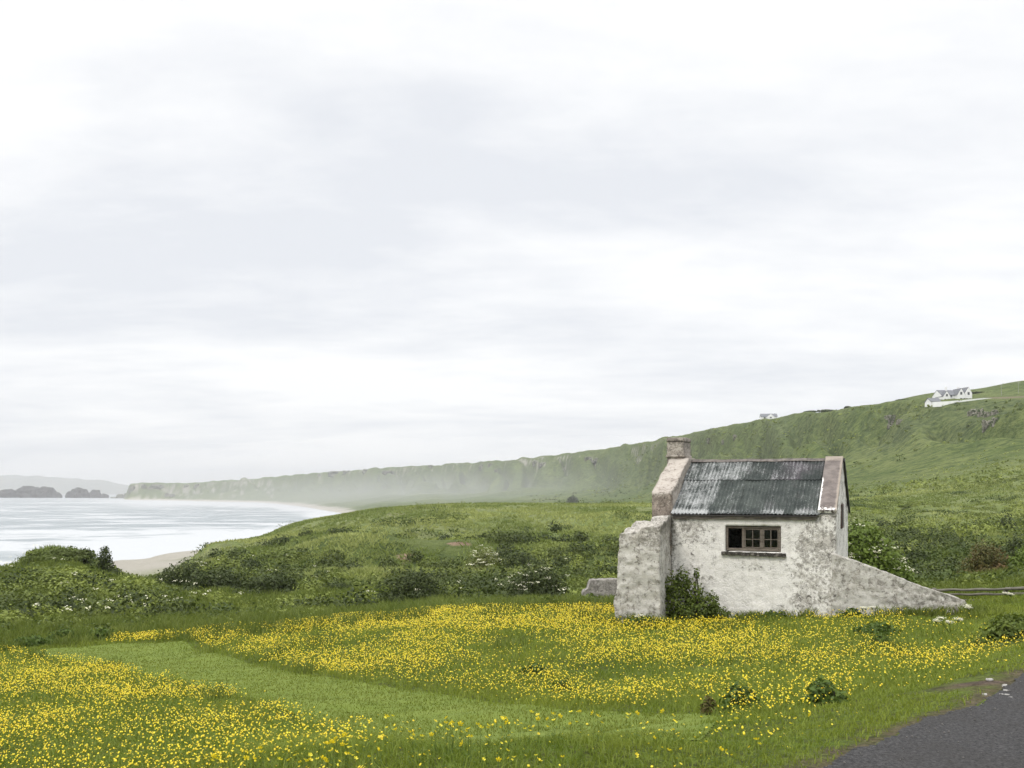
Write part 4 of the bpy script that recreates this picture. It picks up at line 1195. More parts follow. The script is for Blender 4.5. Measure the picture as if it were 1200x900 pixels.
for name, spec, lb in (
    ('sea_rock', [(-30, 30, 577.5, 3700), (10, 22, 573, 3650), (36, 32, 570, 3700), (52, 26, 570.6, 3650), (66, 12, 576, 3650)], 'long dark rock island low in the sea, farthest from the headland'),
    ('sea_rock', [(92, 22, 571.2, 3560), (84, 14, 575, 3540), (112, 14, 573.4, 3540), (122, 10, 578, 3530)], 'dark twin-humped sea rock between the long island and the headland'),
    ('sea_rock', [(141, 9, 578.5, 3380), (147, 5, 577.5, 3360), (133, 7, 581.5, 3400)], 'low green-topped reef rock joining the foot of the headland')):
    o = thing(name, P(spec[0][0], 584, spec[0][3]), lb, 'rock')
    parts = []
    for k, (px, wpx, top, Y) in enumerate(spec):
        cpos = P(px, 584, Y); w = wpx / F * Y / 2; hh = (HY + 20 * F / Y + .6 - top - 1.2) / F * Y
        cpos[2] = CZ - 20.5
        bm = bmesh.new(); bmesh.ops.create_icosphere(bm, subdivisions=5, radius=1)
        V = np.array([v.co for v in bm.verts]); F_ = np.array([[v.index for v in f.verts] for f in bm.faces]); bm.free()
        sd = 300 + k + int(px)
        d = 1 + .34 * fbm(V[:, 0] * 2.6 + sd, V[:, 1] * 2.6, V[:, 2] * 2.6, 6, sd, .62)
        V = np.sign(V) * np.abs(V)**.8 * d[:, None] * np.array([w, w * .8, hh]) + cpos - np.array(o.location)
        mesh_np('basalt_mass', V, F_, [M_basalt if px < 130 else M_crag], o)

# ------------------------------------------------------------------ leaves, shrubs, undergrowth
def cards(C, N, size, asp=.55, roll=None):
    """rhombic leaves at C with normals N -> (verts, quads)"""
    n = len(C)
    rv = RNG.normal(size=(n, 3))
    t1 = np.cross(N, rv); t1 /= np.linalg.norm(t1, axis=1)[:, None] + 1e-9
    t2 = np.cross(N, t1); t2 /= np.linalg.norm(t2, axis=1)[:, None] + 1e-9
    s = np.asarray(size)[:, None] if np.ndim(size) else size
    bend = N * s * .18
    V = np.stack([C - t1 * s, C + t2 * s * asp + bend, C + t1 * s, C - t2 * s * asp + bend], 1).reshape(-1, 3)
    q = np.arange(4 * n).reshape(n, 4)
    return V, q


def lump_leaves(n, lumps, size, up=.35, shell=.55):
    """leaf centres and normals through a set of ellipsoid lumps [(cx,cy,cz,rx,ry,rz)]"""
    L = np.array(lumps); vol = (L[:, 3] * L[:, 4] * L[:, 5])**.75
    k = RNG.choice(len(L), n, p=vol / vol.sum())
    d = RNG.normal(size=(n, 3)); d /= np.linalg.norm(d, axis=1)[:, None]
    r = shell + (1.05 - shell) * RNG.random(n)**.7
    r *= 1 + .16 * RNG.normal(size=n)
    C = L[k, :3] + d * r[:, None] * L[k, 3:]
    N = d + RNG.normal(size=(n, 3)) * .55 + np.array([0, 0, up])
    N /= np.linalg.norm(N, axis=1)[:, None]
    return C, N


def tubes(paths, sides=5):
    V, Q, nb_ = [], [], 0
    for pts, r0, r1 in paths:
        pts = np.asarray(pts, float); k = len(pts)
        for i, p in enumerate(pts):
            tdir = pts[min(i + 1, k - 1)] - pts[max(i - 1, 0)]
            tdir = tdir / (np.linalg.norm(tdir) + 1e-9)
            a = np.cross(tdir, [.3, .9, .1]); a /= np.linalg.norm(a) + 1e-9; b = np.cross(tdir, a)
            r = r0 + (r1 - r0) * i / max(k - 1, 1)
            for j in range(sides):
                V.append(p + r * (a * math.cos(2 * math.pi * j / sides) + b * math.sin(2 * math.pi * j / sides)))
        for i in range(k - 1):
            for j in range(sides):
                Q.append((nb_ + i * sides + j, nb_ + i * sides + (j + 1) % sides, nb_ + (i + 1) * sides + (j + 1) % sides, nb_ + (i + 1) * sides + j))
        nb_ += k * sides
    return np.array(V), np.array(Q)


M_bark = mat_simple('bark', (.05, .042, .032), (.11, .095, .075), 12, .95)
ML = {
    'elder': mat_leaf('elder leaves', (.045, .072, .014), (.085, .125, .028), (.060, .092, .020), k=1.7),
    'dark': mat_leaf('dark scrub leaves', (.020, .032, .010), (.050, .070, .020), (.028, .042, .012), k=1.2, transl=.2),
    'mid': mat_leaf('mid scrub leaves', (.048, .072, .016), (.080, .110, .028), (.055, .075, .022)),
    'bramble': mat_leaf('bramble leaves', (.036, .062, .012), (.095, .130, .024), (.046, .066, .016)),
    'red': mat_leaf('reddish leaves', (.045, .055, .018), (.085, .080, .032), (.105, .062, .034)),
    'nettle': mat_leaf('nettle leaves', (.040, .072, .016), (.065, .105, .022)),
    'pale': mat_leaf('pale scrub leaves', (.075, .098, .030), (.125, .145, .062), (.09, .115, .04)),
}
m, t = new_mat('cream blossom')
finish(t, mix_(t, attr_(t, 'tint'), (.62, .60, .40), (.74, .72, .56)), .8, transl=.25)
M_blos = m


SHR = []


def shrub(px0, px1, ytop, Y, kind, label, cat='shrub', name='shrub', n=1500, leaf=.05, lumps=None, blossom=0, ybase=None, nl=6, depth=None, tall=None, group=None, stems=7, seed=0, bl_size=.07):
    rs = np.random.default_rng(500 + seed)
    SHR.append((((px0 + px1) / 2 - CX) / F * Y, Y, (px1 - px0) / F * Y, depth or 1.0))
    cxp = (px0 + px1) / 2
    g = ground_at(cxp, Y)
    w = (px1 - px0) / F * Y
    H = max(CZ - (ytop - HY) / F * Y - g[2], .25)
    dp = depth or w * .8
    o = thing(name, g, label, cat, group=group)
    if lumps is None:
        lumps = []
        for i in range(nl):
            fx = (i + .5) / nl - .5 + rs.uniform(-.06, .06)
            hh = H * (1 - 1.5 * abs(fx)**1.8) * rs.uniform(.78, 1.0)
            r = w / nl * rs.uniform(.8, 1.15)
            cy0 = rs.uniform(-.3, .3) * dp
            lumps.append((fx * w * .86, cy0, hh * .56, r, min(dp * .4, r * 1.2), hh * .44))
            lumps.append((fx * w * .9, cy0 - .1 * dp, hh * .22, r * 1.1, dp * .4, hh * .26))
        lumps.append((0, 0, H * .45, w * .32, dp * .36, H * .42))
    else:
        lumps = [(fx * w, fy * dp, fz * H, rx * w, ry * dp, rz * H) for fx, fy, fz, rx, ry, rz in lumps]
    C, N = lump_leaves(n, lumps, leaf)
    C[:, 2] = np.maximum(C[:, 2], .02 + .05 * RNG.random(n))
    V, q = cards(C, N, leaf * (.65 + .7 * RNG.random(n)))
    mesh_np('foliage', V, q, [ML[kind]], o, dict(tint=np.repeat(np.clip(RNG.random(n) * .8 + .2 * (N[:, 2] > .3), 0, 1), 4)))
    pts = []
    for i in range(stems):
        l = lumps[rs.integers(len(lumps))]
        p1 = np.array([l[0], l[1], l[2] + l[5] * .55]); p0 = np.array([l[0] * .35 + rs.uniform(-.05, .05), l[1] * .35, -.08])
        mid_ = (p0 + p1) / 2 + rs.normal(size=3) * .05 * H
        pts.append(([p0, mid_, p1], .012 + .010 * H, .004))
    V, q = tubes(pts)
    mesh_np('stems', V, q, [M_bark], o)
    if blossom:
        C, N = lump_leaves(blossom * 6, lumps, leaf, .9, .97)
        keep = (N[:, 2] > .15) & (C[:, 2] > H * .3)
        C, N = C[keep][:blossom], N[keep][:blossom]
        nbm = 9
        CC = np.repeat(C, nbm, 0) + RNG.normal(size=(len(C) * nbm, 3)) * np.array([bl_size, bl_size, bl_size * .3])
        NN = np.repeat(N, nbm, 0) * .5 + np.array([0, -.15, .9]); NN /= np.linalg.norm(NN, axis=1)[:, None]
        V, q = cards(CC, NN, bl_size * .42 * (.7 + .6 * RNG.random(len(CC))), .9)
        mesh_np('blossom', V, q, [M_blos], o, dict(tint=np.repeat(RNG.random(len(CC)), 4)))
    return o


# the shrubs one can tell apart
shrub(988, 1068, 610, 30.5, 'elder', 'cream-flowered elder bush behind the sloping wall at the gable end of the hut', 'elder bush', 'elder_bush', 8500, .066, blossom=120, depth=1.8, seed=1, bl_size=.075,
      lumps=[(-.34, 0, .60, .17, .4, .36), (-.16, .1, .66, .18, .4, .30), (.03, 0, .52, .18, .4, .28), (.2, 0, .38, .16, .4, .24), (.36, .05, .26, .13, .35, .20), (-.2, -.1, .3, .26, .4, .3), (.12, -.1, .2, .3, .4, .2), (-.05, 0, .8, .1, .2, .12)])
shrub(777, 856, 664, 24.15, 'bramble', 'green bramble bush filling the corner between ruined wall end and whitewashed front', 'bramble', 'bramble_bush', 3800, .042, depth=.9, seed=2, stems=16,
      lumps=[(-.36, .1, .62, .15, .4, .26), (-.2, .1, .74, .12, .3, .22), (-.30, 0, .34, .22, .45, .34), (-.05, .1, .50, .16, .4, .24), (.06, 0, .26, .22, .45, .26), (.22, 0, .30, .12, .35, .24), (.34, -.05, .13, .16, .4, .14), (-.08, -.15, .16, .36, .4, .17), (.02, .2, .86, .05, .15, .12)])
shrub(878, 950, 716, 24.05, 'nettle', 'strip of low weeds along the foot of the whitewashed front below the window', 'weeds', 'weed_clump', 900, .045, depth=.4, seed=3, nl=7)
shrub(985, 1006, 715, 23.25, 'nettle', 'small green weed at the foot of the speckled wall beside the hut corner', 'weed', 'weed_clump', 260, .04, depth=.3, seed=4, nl=2)
shrub(734, 764, 722, 22.7, 'nettle', 'small fern-green plant at the foot of the ruined wall end', 'plant', 'weed_clump', 420, .05, depth=.4, seed=5, nl=3)
shrub(1146, 1232, 716, 15.2, 'bramble', 'dark green bramble patch by the grass bank at the right of the meadow', 'bramble', 'bramble_bush', 4200, .040, depth=1.3, seed=6, nl=6)
shrub(1006, 1050, 735, 18.8, 'nettle', 'green nettle clump among buttercups in front of the sloping wall', 'nettles', 'nettle_clump', 1100, .04, depth=.6, seed=7, nl=4)
shrub(593, 667, 658, 40, 'dark', 'dark rounded elder bush dotted with pale flowers left of the low stone ruin', 'elder bush', 'elder_bush', 5200, .062, blossom=46, depth=2.2, seed=8, bl_size=.07)
shrub(443, 524, 663, 43, 'dark', 'dark green thorn bush left of the brown grassy hummock in the middle ground', 'thorn bush', 'thorn_bush', 4300, .065, depth=2.6, seed=9)
shrub(186, 240, 652, 60, 'dark', 'dark thorn bush standing against the pale beach sand', 'thorn bush', 'thorn_bush', 3000, .09, depth=3, seed=10, nl=4)
shrub(212, 297, 661, 56, 'dark', 'long grey-green thicket directly right of the bush against the sand', 'thicket', 'thorn_bush', 4200, .085, depth=3, seed=11)
shrub(283, 352, 671, 53, 'dark', 'low flat-topped dark thicket at the right end of the thorn row', 'thicket', 'thorn_bush', 3200, .08, depth=2.6, seed=12)
shrub(374, 417, 681, 52, 'dark', 'small lone dark bush on the slope between thorn row and middle bushes', 'bush', 'thorn_bush', 1500, .075, depth=1.8, seed=13, nl=4)
shrub(114, 132, 640, 66, 'dark', 'small round tree on the skyline of the left mound', 'small tree', 'small_tree', 1100, .085, depth=.8, seed=14, stems=5, lumps=[(0, 0, .66, .40, .5, .30), (-.12, 0, .45, .34, .5, .25), (.2, 0, .38, .4, .5, .26), (.55, 0, .14, .5, .6, .16), (.05, 0, .86, .22, .3, .14)])
shrub(94, 106, 637.5, 67, 'dark', 'tiny windswept sprig on the top of the left mound', 'bush', 'thorn_bush', 320, .075, depth=.6, seed=15, nl=2)
shrub(36, 110, 641, 67, 'mid', 'broad bramble mound making the top of the left rise', 'bramble', 'bramble_bush', 4200, .10, depth=4, seed=16, nl=7)
shrub(545, 592, 637, 80, 'pale', 'pale flowering bush in the middle distance right of the bare sand scar', 'bush', 'elder_bush', 2400, .10, blossom=70, depth=4, seed=17, bl_size=.12)
shrub(588, 626, 640, 79, 'dark', 'dark bush close against the right of the pale flowering bush', 'bush', 'thorn_bush', 1900, .10, depth=3.5, seed=18, nl=4)
shrub(1128, 1178, 629, 41, 'red', 'bush with reddish brown top above the timber fence', 'bush', 'thorn_bush', 3200, .062, depth=1.6, seed=19, nl=5)
shrub(1180, 1226, 635, 41, 'elder', 'pale green elder bush right of the reddish bush', 'elder bush', 'elder_bush', 2400, .06, depth=1.6, seed=20, blossom=8, nl=4)
shrub(1165, 1204, 622, 48, 'dark', 'dark bush on the slope just behind the reddish and pale bushes', 'bush', 'thorn_bush', 2200, .07, depth=2, seed=21, nl=4)
shrub(1055, 1073, 591, 150, 'mid', 'single small bush alone on the open green slope right of the hut', 'bush', 'thorn_bush', 700, .16, depth=2.4, seed=22, nl=3)
shrub(614, 643, 789, 15.8, 'nettle', 'dark green weed tuft alone among buttercups above the mown strip', 'weed', 'weed_clump', 420, .034, depth=.35, seed=23, nl=3)
shrub(650, 668, 809, 14.0, 'nettle', 'smaller weed tuft just below and right of the dark one by the mown strip', 'weed', 'weed_clump', 240, .03, depth=.25, seed=24, nl=2)
shrub(846, 884, 812, 9.6, 'nettle', 'leafy dock clump near the meadow edge below the hut window', 'dock', 'dock_plant', 520, .034, depth=.3, seed=25, nl=3)
shrub(824, 838, 814, 9.4, 'red', 'tall brownish dock stalk left of the leafy dock clump', 'dock', 'dock_plant', 200, .022, depth=.1, seed=26, nl=2, stems=4)
shrub(948, 986, 808, 8.9, 'nettle', 'flat dark weed patch between the buttercups and the mown road verge', 'weed', 'weed_clump', 420, .03, depth=.3, seed=27, nl=3)
shrub(1020, 1045, 742, 17.2, 'nettle', 'small leafy clump just below the nettle clump in front of the sloping wall', 'nettles', 'nettle_clump', 420, .036, depth=.4, seed=28, nl=3)
shrub(60, 84, 733, 27.5, 'nettle', 'upright nettle clump at the far left edge of the mown strip, taller of two', 'nettles', 'nettle_clump', 520, .05, depth=.5, seed=29, nl=3)
shrub(110, 130, 733, 27.5, 'nettle', 'narrow nettle clump right of the taller one behind the mown strip', 'nettles', 'nettle_clump', 420, .05, depth=.5, seed=30, nl=2)
shrub(14, 62, 743, 26.6, 'nettle', 'wide low nettle bed left of the upright nettle clumps', 'nettles', 'nettle_clump', 700, .05, depth=.6, seed=31, nl=5)
for k, (a, b_, yt, Y, lb) in enumerate(((944, 955, 481.5, 600, 'dark rounded tree crown on the clifftop skyline, nearer the far cottage'), (958, 981, 480, 575, 'long low hedge of trees on the clifftop skyline'),
                                        (990, 996, 476.5, 540, 'tiny grey bush on the clifftop skyline near the dark shed'), (1052, 1066, 470.5, 500, 'dark hedge beside the dark-roofed shed'),
                                        (1178, 1234, 448.5, 620, 'dark hedge along the skyline behind the brown clifftop field'), (1126, 1164, 462.5, 520, 'short dark hedge between the white house and the brown clifftop field'),
                                        (664, 678, 580, 800, 'small dark bush alone in the mist-pale valley beyond the dune'))):
    shrub(a, b_, yt, Y, 'dark', lb, 'tree' if k < 2 else 'hedge' if k in (4, 5) else 'bush', 'clifftop_tree' if k < 2 else 'hedge' if k in (4, 5) else 'thorn_bush', 900, .55, depth=6, seed=40 + k, nl=4)

# cow parsley
def cow_parsley(px, py, Y, label, n=3, s=.075):
    g = ground_at(px, Y); H = CZ - (py - HY) / F * Y - g[2]
    H = max(H, .3)
    o = thing('cow_parsley', g, label, 'cow parsley', group='white cow parsley by the walls')
    st, heads = [], []
    for i in range(n):
        C = []; heads.append(C)
        top = np.array([RNG.normal() * .10, RNG.normal() * .08, H * (1 - .07 * i)])
        st.append(([(0, 0, -.03), top * .5 + RNG.normal(size=3) * .02, top], .006, .003))
        for k in range(16):
            a, r = RNG.random() * 6.28, s * math.sqrt(RNG.random())
            p = top + np.array([r * math.cos(a), r * math.sin(a), .02 - r * .2])
            st.append(([top - np.array([0, 0, .05]), p], .002, .001)); C.append(p)
    V, q = tubes(st, 4); mesh_np('stems', V, q, [ML['nettle']], o, dict(tint=np.full(len(V), .5)))
    for C in heads:
        C = np.repeat(np.array(C), 4, 0) + RNG.normal(size=(len(C) * 4, 3)) * .012
        V, q = cards(C, np.tile([[0, -.1, 1.0]], (len(C), 1)), .014, .9)
        mesh_np('flower_head', V, q, [M_blos], o, dict(tint=np.full(len(V), 1.0)))
cow_parsley(1015, 728, 22.3, 'white cow parsley head close in front of the middle of the sloping wall')
cow_parsley(1138, 725, 21.5, 'white cow parsley head just right of the low end of the sloping wall')
cow_parsley(1115, 740, 18.5, 'white cow parsley in the long grass left of the dark bramble patch', 4)
cow_parsley(1186, 704, 24.5, 'white cow parsley head standing in front of the timber fence rails')
cow_parsley(747, 731, 22.4, 'white flower head low at the foot of the ruined wall end', 2, .05)

# undergrowth: one mass of scrub leaves between the meadow and the dune
def scatter(d_of_Y, y0, y1, umax=.62):
    ys_ = np.linspace(y0, y1, 600); pdf = d_of_Y(ys_) * 2 * umax * ys_
    cdf = np.concatenate([[0], np.cumsum((pdf[1:] + pdf[:-1]) / 2 * np.diff(ys_))])
    n = int(cdf[-1])
    Y = np.interp(RNG.random(n) * cdf[-1], cdf, ys_)
    X = (RNG.random(n) * 2 - 1) * umax * Y
    return X, Y


LEAFV, LEAFQ, LT = [], [], []
def inside_hut(X, Y, pad=.15):
    dx, dy = X - HUT[0], Y - HUT[1]
    lx = dx * math.cos(HA) - dy * math.sin(HA); ly = dx * math.sin(HA) + dy * math.cos(HA)
    h = (lx > -.52 - pad) & (lx < L_ + pad) & (ly > -pad) & (ly < D_ + pad)
    h |= (lx > -.95 - pad) & (lx < .12 + pad) & (ly > -1.72 - pad) & (ly < 0)
    ax, ay = X - A[0], Y - A[1]
    wx = ax * math.cos(R(8)) - ay * math.sin(R(8)); wy = ax * math.sin(R(8)) + ay * math.cos(R(8))
    h |= (wx > -pad) & (wx < wlen + pad) & (wy > -pad) & (wy < .5 + pad)
    rx, ry = X - rw.location[0], Y - rw.location[1]
    h |= (rx > -pad) & (rx < 2.3 + pad) & (ry > -.25 - pad) & (ry < .5 + pad)
    return h


def add_clumps(X, Y, nleaf, rad, height, leaf, tint0, tint1):
    Z = terrain(X, Y); n = len(X)
    k = np.repeat(np.arange(n), nleaf)
    d = RNG.normal(size=(len(k), 3)); d[:, 2] = np.abs(d[:, 2]); d /= np.linalg.norm(d, axis=1)[:, None]
    r = .5 + .55 * RNG.random(len(k))
    C = np.stack([X[k], Y[k], Z[k]], -1) + d * (r * 1.0)[:, None] * np.stack([rad[k], rad[k], height[k]], -1)
    N = d + RNG.normal(size=d.shape) * .6 + np.array([0, 0, .3]); N /= np.linalg.norm(N, axis=1)[:, None]
    V, q = cards(C, N, (leaf[k] if np.ndim(leaf) else leaf) * (.6 + .8 * RNG.random(len(k))))
    LEAFV.append(V); LEAFQ.append(q)
    LT.append(np.repeat(np.clip(tint0[k] + tint1 * (RNG.random(len(k)) - .5), 0, 1), 4))


X, Y = scatter(lambda y: .95 * np.clip((y - 28) / 6, 0, 1) * (45 / np.maximum(y, 45))**1.1, 28, 88, .66)
dens = fbm(X / 6, Y / 7, oct=3, seed=120)
pxs = X / Y * F + CX
keep = (dens > -.35 - .25 * (pxs < 380) * (Y > 33)) & ~inside_hut(X, Y) & (Y > 30 + 1.5 * fbm(X / 2, Y / 3, oct=2, seed=121) - 2.5 * (pxs > 700) + 0.0 * X)
X, Y, dens = X[keep], Y[keep], dens[keep]
pxs = X / Y * F + CX
keep = terrain(X, Y) > CZ - 9.5
X, Y, dens, pxs = X[keep], Y[keep], dens[keep], pxs[keep]
hgt_ = (.15 + .85 * np.clip(dens + .22, 0, 1) + .22 * RNG.random(len(X))) * np.clip((Y - 25) / 11, .5, 1.15) * (1 - .45 * smooth(50, 62, Y) * (pxs < 260))
for (sx_, sy_, sw_, sd_) in SHR:
    hgt_ = hgt_ * np.where((np.abs(X - sx_ * Y / sy_) < sw_ * .55) & (Y > sy_ - 7) & (Y < sy_ + sd_ * .6), .30, 1)
hue = np.clip(.42 + 1.3 * fbm(X / 3.5, Y / 6, oct=3, seed=122), 0, 1)
add_clumps(X, Y, 72, .45 + .45 * RNG.random(len(X)), hgt_, .055 + .0007 * Y, hue, .4)
X, Y = scatter(lambda y: .34 * (90 / y)**1.3, 85, 225, .66)
dens = fbm(X / 12, Y / 22, oct=3, seed=125); pxs = X / Y * F + CX
keep = (RNG.random(len(X)) < np.where(pxs > 820, 1, .62)) & (dens > -.06 + .30 * smooth(115, 185, Y) - .2 * ((pxs > 430) & (pxs < 800)) * (Y < 130) - .45 * (pxs > 820) + .12 * ((pxs > 230) & (pxs < 460)) + .25 * ((pxs > 230) & (pxs < 800)) * (Y > 165))
keep &= terrain(X, Y) > CZ - 10.8 - 3 * (pxs > 280)
X, Y, dens = X[keep], Y[keep], dens[keep]
add_clumps(X, Y, 46, .8 + 1.1 * RNG.random(len(X)), .4 + 1.5 * np.clip(dens, 0, 1), .14, np.clip(.30 + 1.3 * fbm(X / 7, Y / 10, oct=3, seed=126), 0, 1), .4)
X, Y = scatter(lambda y: .085 * (215 / y)**1.25, 205, 1000, .60)
_z, kk, ss, pxs = terrain(X, Y, True)
dens = fbm(X / 30, Y / 40, oct=4, seed=127) + .35 * smooth(14, 15.5, kk)
keep = (dens > .02) & (kk > 11.3) & (kk < 16.9) & (pxs > 620)
X, Y, dens = X[keep], Y[keep], dens[keep]
add_clumps(X, Y, 9, .7 + 1.1 * RNG.random(len(X)), .35 + .8 * RNG.random(len(X)), .24 + .0006 * Y, np.clip(.48 + .9 * fbm(X / 20, Y / 24, oct=3, seed=128), 0, 1), .5)
_k0 = len(LEAFV)
# the scrub belt proper: taller, darker thickets standing close together
X, Y = scatter(lambda y: .11 * (50 / y)**1.0, 35, 125, .62)
pxs = X / Y * F + CX
bel = fbm(X / 9, Y / 12, oct=3, seed=170)
keep = (bel > -.02 - .16 * (pxs > 960) - .10 * (pxs < 420) * (Y < 75) + .12 * smooth(80, 120, Y)) & (terrain(X, Y) > CZ - 7.5) & ~inside_hut(X, Y, .8) & ~((pxs < 215) & (Y > 52))
for (sx_, sy_, sw_, sd_) in SHR:
    keep &= ~((np.abs(X - sx_ * Y / sy_) < sw_ * .6) & (Y > sy_ - 9) & (Y < sy_ + 1))
X, Y, bel = X[keep], Y[keep], bel[keep]
add_clumps(X, Y, 230, .8 + 1.0 * RNG.random(len(X)), .65 + .75 * RNG.random(len(X)), .05 + .0009 * Y, np.clip(.12 + .75 * RNG.random(len(X))**1.6, 0, 1), .35)
tv_, tl_ = LEAFV.pop(), LT.pop(); LEAFQ.pop()
th_ = mesh_np('scrub_thicket', tv_, np.arange(len(tv_)).reshape(-1, 4), [mat_leaf('thicket leaves', (.020, .032, .009), (.062, .084, .022), transl=.2)], None, dict(tint=tl_))
tag(th_, kind='stuff')
V = np.concatenate(LEAFV); nq = sum(len(q) for q in LEAFQ)
ug = mesh_np('undergrowth', V, np.arange(4 * nq).reshape(-1, 4), [mat_leaf('undergrowth leaves', (.030, .047, .013), (.115, .145, .038), transl=.25, k=1.72)], None, dict(tint=np.concatenate(LT)))
tag(ug, kind='stuff')
# pale blossom specks in the undergrowth (hogweed and elder), a mass too
X, Y = scatter(lambda y: .5 * np.clip((y - 30) / 5, 0, 1) * (45 / np.maximum(y, 45)), 31, 85, .62)
pxs = X / Y * F + CX
keep = (fbm(X / 5, Y / 6, oct=2, seed=130) > .22 - .25 * (pxs < 300)) & ~inside_hut(X, Y) & (RNG.random(len(X)) < np.where(pxs < 330, .45, .16))
X, Y = X[keep], Y[keep]
Z = terrain(X, Y) + .45 + .35 * RNG.random(len(X))
C = np.repeat(np.stack([X, Y, Z], -1), 7, 0) + RNG.normal(size=(len(X) * 7, 3)) * np.array([.07, .07, .03])
N = np.tile([[0, -.35, .9]], (len(C), 1))
V, q = cards(C, N, .034 * (.7 + .6 * RNG.random(len(C))), .9)
bs = mesh_np('scrub_blossom', V, q, [M_blos], None, dict(tint=np.repeat(RNG.random(len(C)), 4)))
tag(bs, kind='stuff')
# marram on the dune
X, Y = scatter(lambda y: 4.6 * (90 / y)**1.35 * (1 - smooth(190, 330, y)), 66, 330, .64)
pxs = X / Y * F + CX
keep = (fbm(X / 5, Y / 8, oct=3, seed=133) > -.5 + .6 * RNG.random(len(X))) & (RNG.random(len(X)) < np.where(pxs > 840, .22 + .3 * smooth(150, 215, Y), 1)) & (terrain(X, Y) > CZ - 14)
X, Y = X[keep], Y[keep]
k = np.repeat(np.arange(len(X)), 4)
pos = np.stack([X[k] + RNG.normal(size=len(k)) * .22, Y[k] + RNG.normal(size=len(k)) * .3], -1)
hh = (.18 + .28 * RNG.random(len(k)))
a = RNG.random(len(k)) * 6.283
wd = .0011 * Y[k] * (.5 + RNG.random(len(k)))
zz_ = terrain(pos[:, 0], pos[:, 1])
b0 = np.stack([pos[:, 0] - np.cos(a) * wd, pos[:, 1] - np.sin(a) * wd, zz_ - .05], -1)
b1 = np.stack([pos[:, 0] + np.cos(a) * wd, pos[:, 1] + np.sin(a) * wd, zz_ - .05], -1)
tp_ = np.stack([pos[:, 0] + RNG.normal(size=len(k)) * .25, pos[:, 1] + RNG.normal(size=len(k)) * .25, zz_ + hh], -1)
V = np.stack([b0, b1, tp_], 1).reshape(-1, 3)
dg = mesh_np('dune_grass', V, np.arange(len(V)).reshape(-1, 3), [mat_leaf('dune grass', (.075, .108, .030), (.205, .235, .110), transl=.42, k=1.6)], None, dict(tint=np.repeat(np.clip(.45 + .7 * fbm(X / 8, Y / 16, oct=3, seed=134) + 1.0 * fbm(X / 24, Y / 20, oct=2, seed=135), 0, 1)[k] * .7 + .3 * RNG.random(len(k)), 3)))
tag(dg, kind='stuff')
#@@PART4
# ------------------------------------------------------------------ meadow grass, mown turf, buttercups, stones
def blades(X, Y, Z, H, Wd, lean):
    n = len(X)
    a = RNG.random(n) * 6.283; b = RNG.random(n) * 6.283
    wx, wy = np.cos(a) * Wd / 2, np.sin(a) * Wd / 2
    lx, ly = np.cos(b) * lean * H, np.sin(b) * lean * H
    o = np.stack([X, Y, Z], -1)
    def off(fx, fl, fz): return o + np.stack([wx * fx + lx * fl, wy * fx + ly * fl, H * fz], -1)
    V = np.stack([off(-1, 0, -.08), off(1, 0, -.08), off(-.75, .3, .55), off(.75, .3, .55), off(0, 1, 1 - .25 * lean.clip(0, 1) if np.ndim(lean) else 1)], 1).reshape(-1, 3)
    k = np.arange(n)[:, None] * 5
    T = np.concatenate([k + np.array([0, 1, 3]), k + np.array([0, 3, 2]), k + np.array([2, 3, 4])], 1).reshape(-1, 3)
    return V, T


def road_d(X, Y): return dist_line(ROAD_EDGE, X, Y)


M_grass = mat_leaf('meadow grass', (.055, .085, .014), (.115, .142, .026), (.085, .110, .020), transl=.4, k=1.95)
M_turf = mat_leaf('short turf', (.078, .110, .020), (.118, .146, .030), (.096, .120, .024), transl=.3, k=1.45)
X, Y = scatter(lambda y: np.interp(y, [3.0, 6, 9, 13, 18, 25, 31, 34], [1500, 1500, 1000, 640, 420, 300, 240, 120]), 3.2, 34, .60)
ok = ~in_poly(ROAD_POLY, X, Y) & ~in_poly(PATH_POLY, X + .12 * RNG.normal(size=len(X)), Y + .25 * RNG.normal(size=len(X))) & ~inside_hut(X, Y, .02)
dr = road_d(X, Y)
ok &= (dr > .05) & (RNG.random(len(X)) < .25 + .75 * smooth(.05, .35, dr)) & (np.hypot((X - _sp[0]) / 1.1, (Y - _sp[1]) / .7) > .55 + .3 * RNG.random(len(X)))
X, Y, dr = X[ok], Y[ok], dr[ok]
verge = 1 - smooth(1.0, 1.9, dr + .35 * fbm(X, Y, oct=2, seed=140) + .6 * (X < 1.2))
pat = fbm(X / 1.6, Y / 2.2, oct=3, seed=141)
H = (.055 + .085 * RNG.random(len(X)) + .05 * pat) * (1 - .5 * verge)
V, T = blades(X, Y, terrain(X, Y) + .045 * fbm(X / .8, Y / .8, oct=3, seed=21) * smooth(.15, .9, dr) * (1 - smooth(9, 14, Y)), H, np.interp(Y, [3, 8, 15, 30], [.006, .008, .012, .02]) * (.7 + .6 * RNG.random(len(X))), .35 + .9 * RNG.random(len(X)))
gr_ = mesh_np('grass', V, T, [M_grass], None, dict(tint=np.repeat(np.clip(.45 + .5 * pat + .7 * (RNG.random(len(X)) - .5) + .15 * verge, 0, 1), 5)))
tag(gr_, kind='stuff')
X, Y = scatter(lambda y: np.interp(y, [6, 9, 13, 18, 25, 31], [1400, 900, 620, 420, 280, 200]), 7, 29, .60)
ok = in_poly(PATH_POLY, X, Y)
X, Y = X[ok], Y[ok]
pat = fbm(X / 1.1, Y / 1.9, oct=3, seed=143)
V, T = blades(X, Y, terrain(X, Y) + .012, .014 + .022 * RNG.random(len(X)), np.interp(Y, [6, 15, 30], [.007, .012, .02]), .3 + .9 * RNG.random(len(X)))
mg = mesh_np('mown_grass', V, T, [M_turf], None, dict(tint=np.repeat(np.clip(.5 + .6 * pat + .6 * (RNG.random(len(X)) - .5), 0, 1), 5)))
tag(mg, kind='stuff')

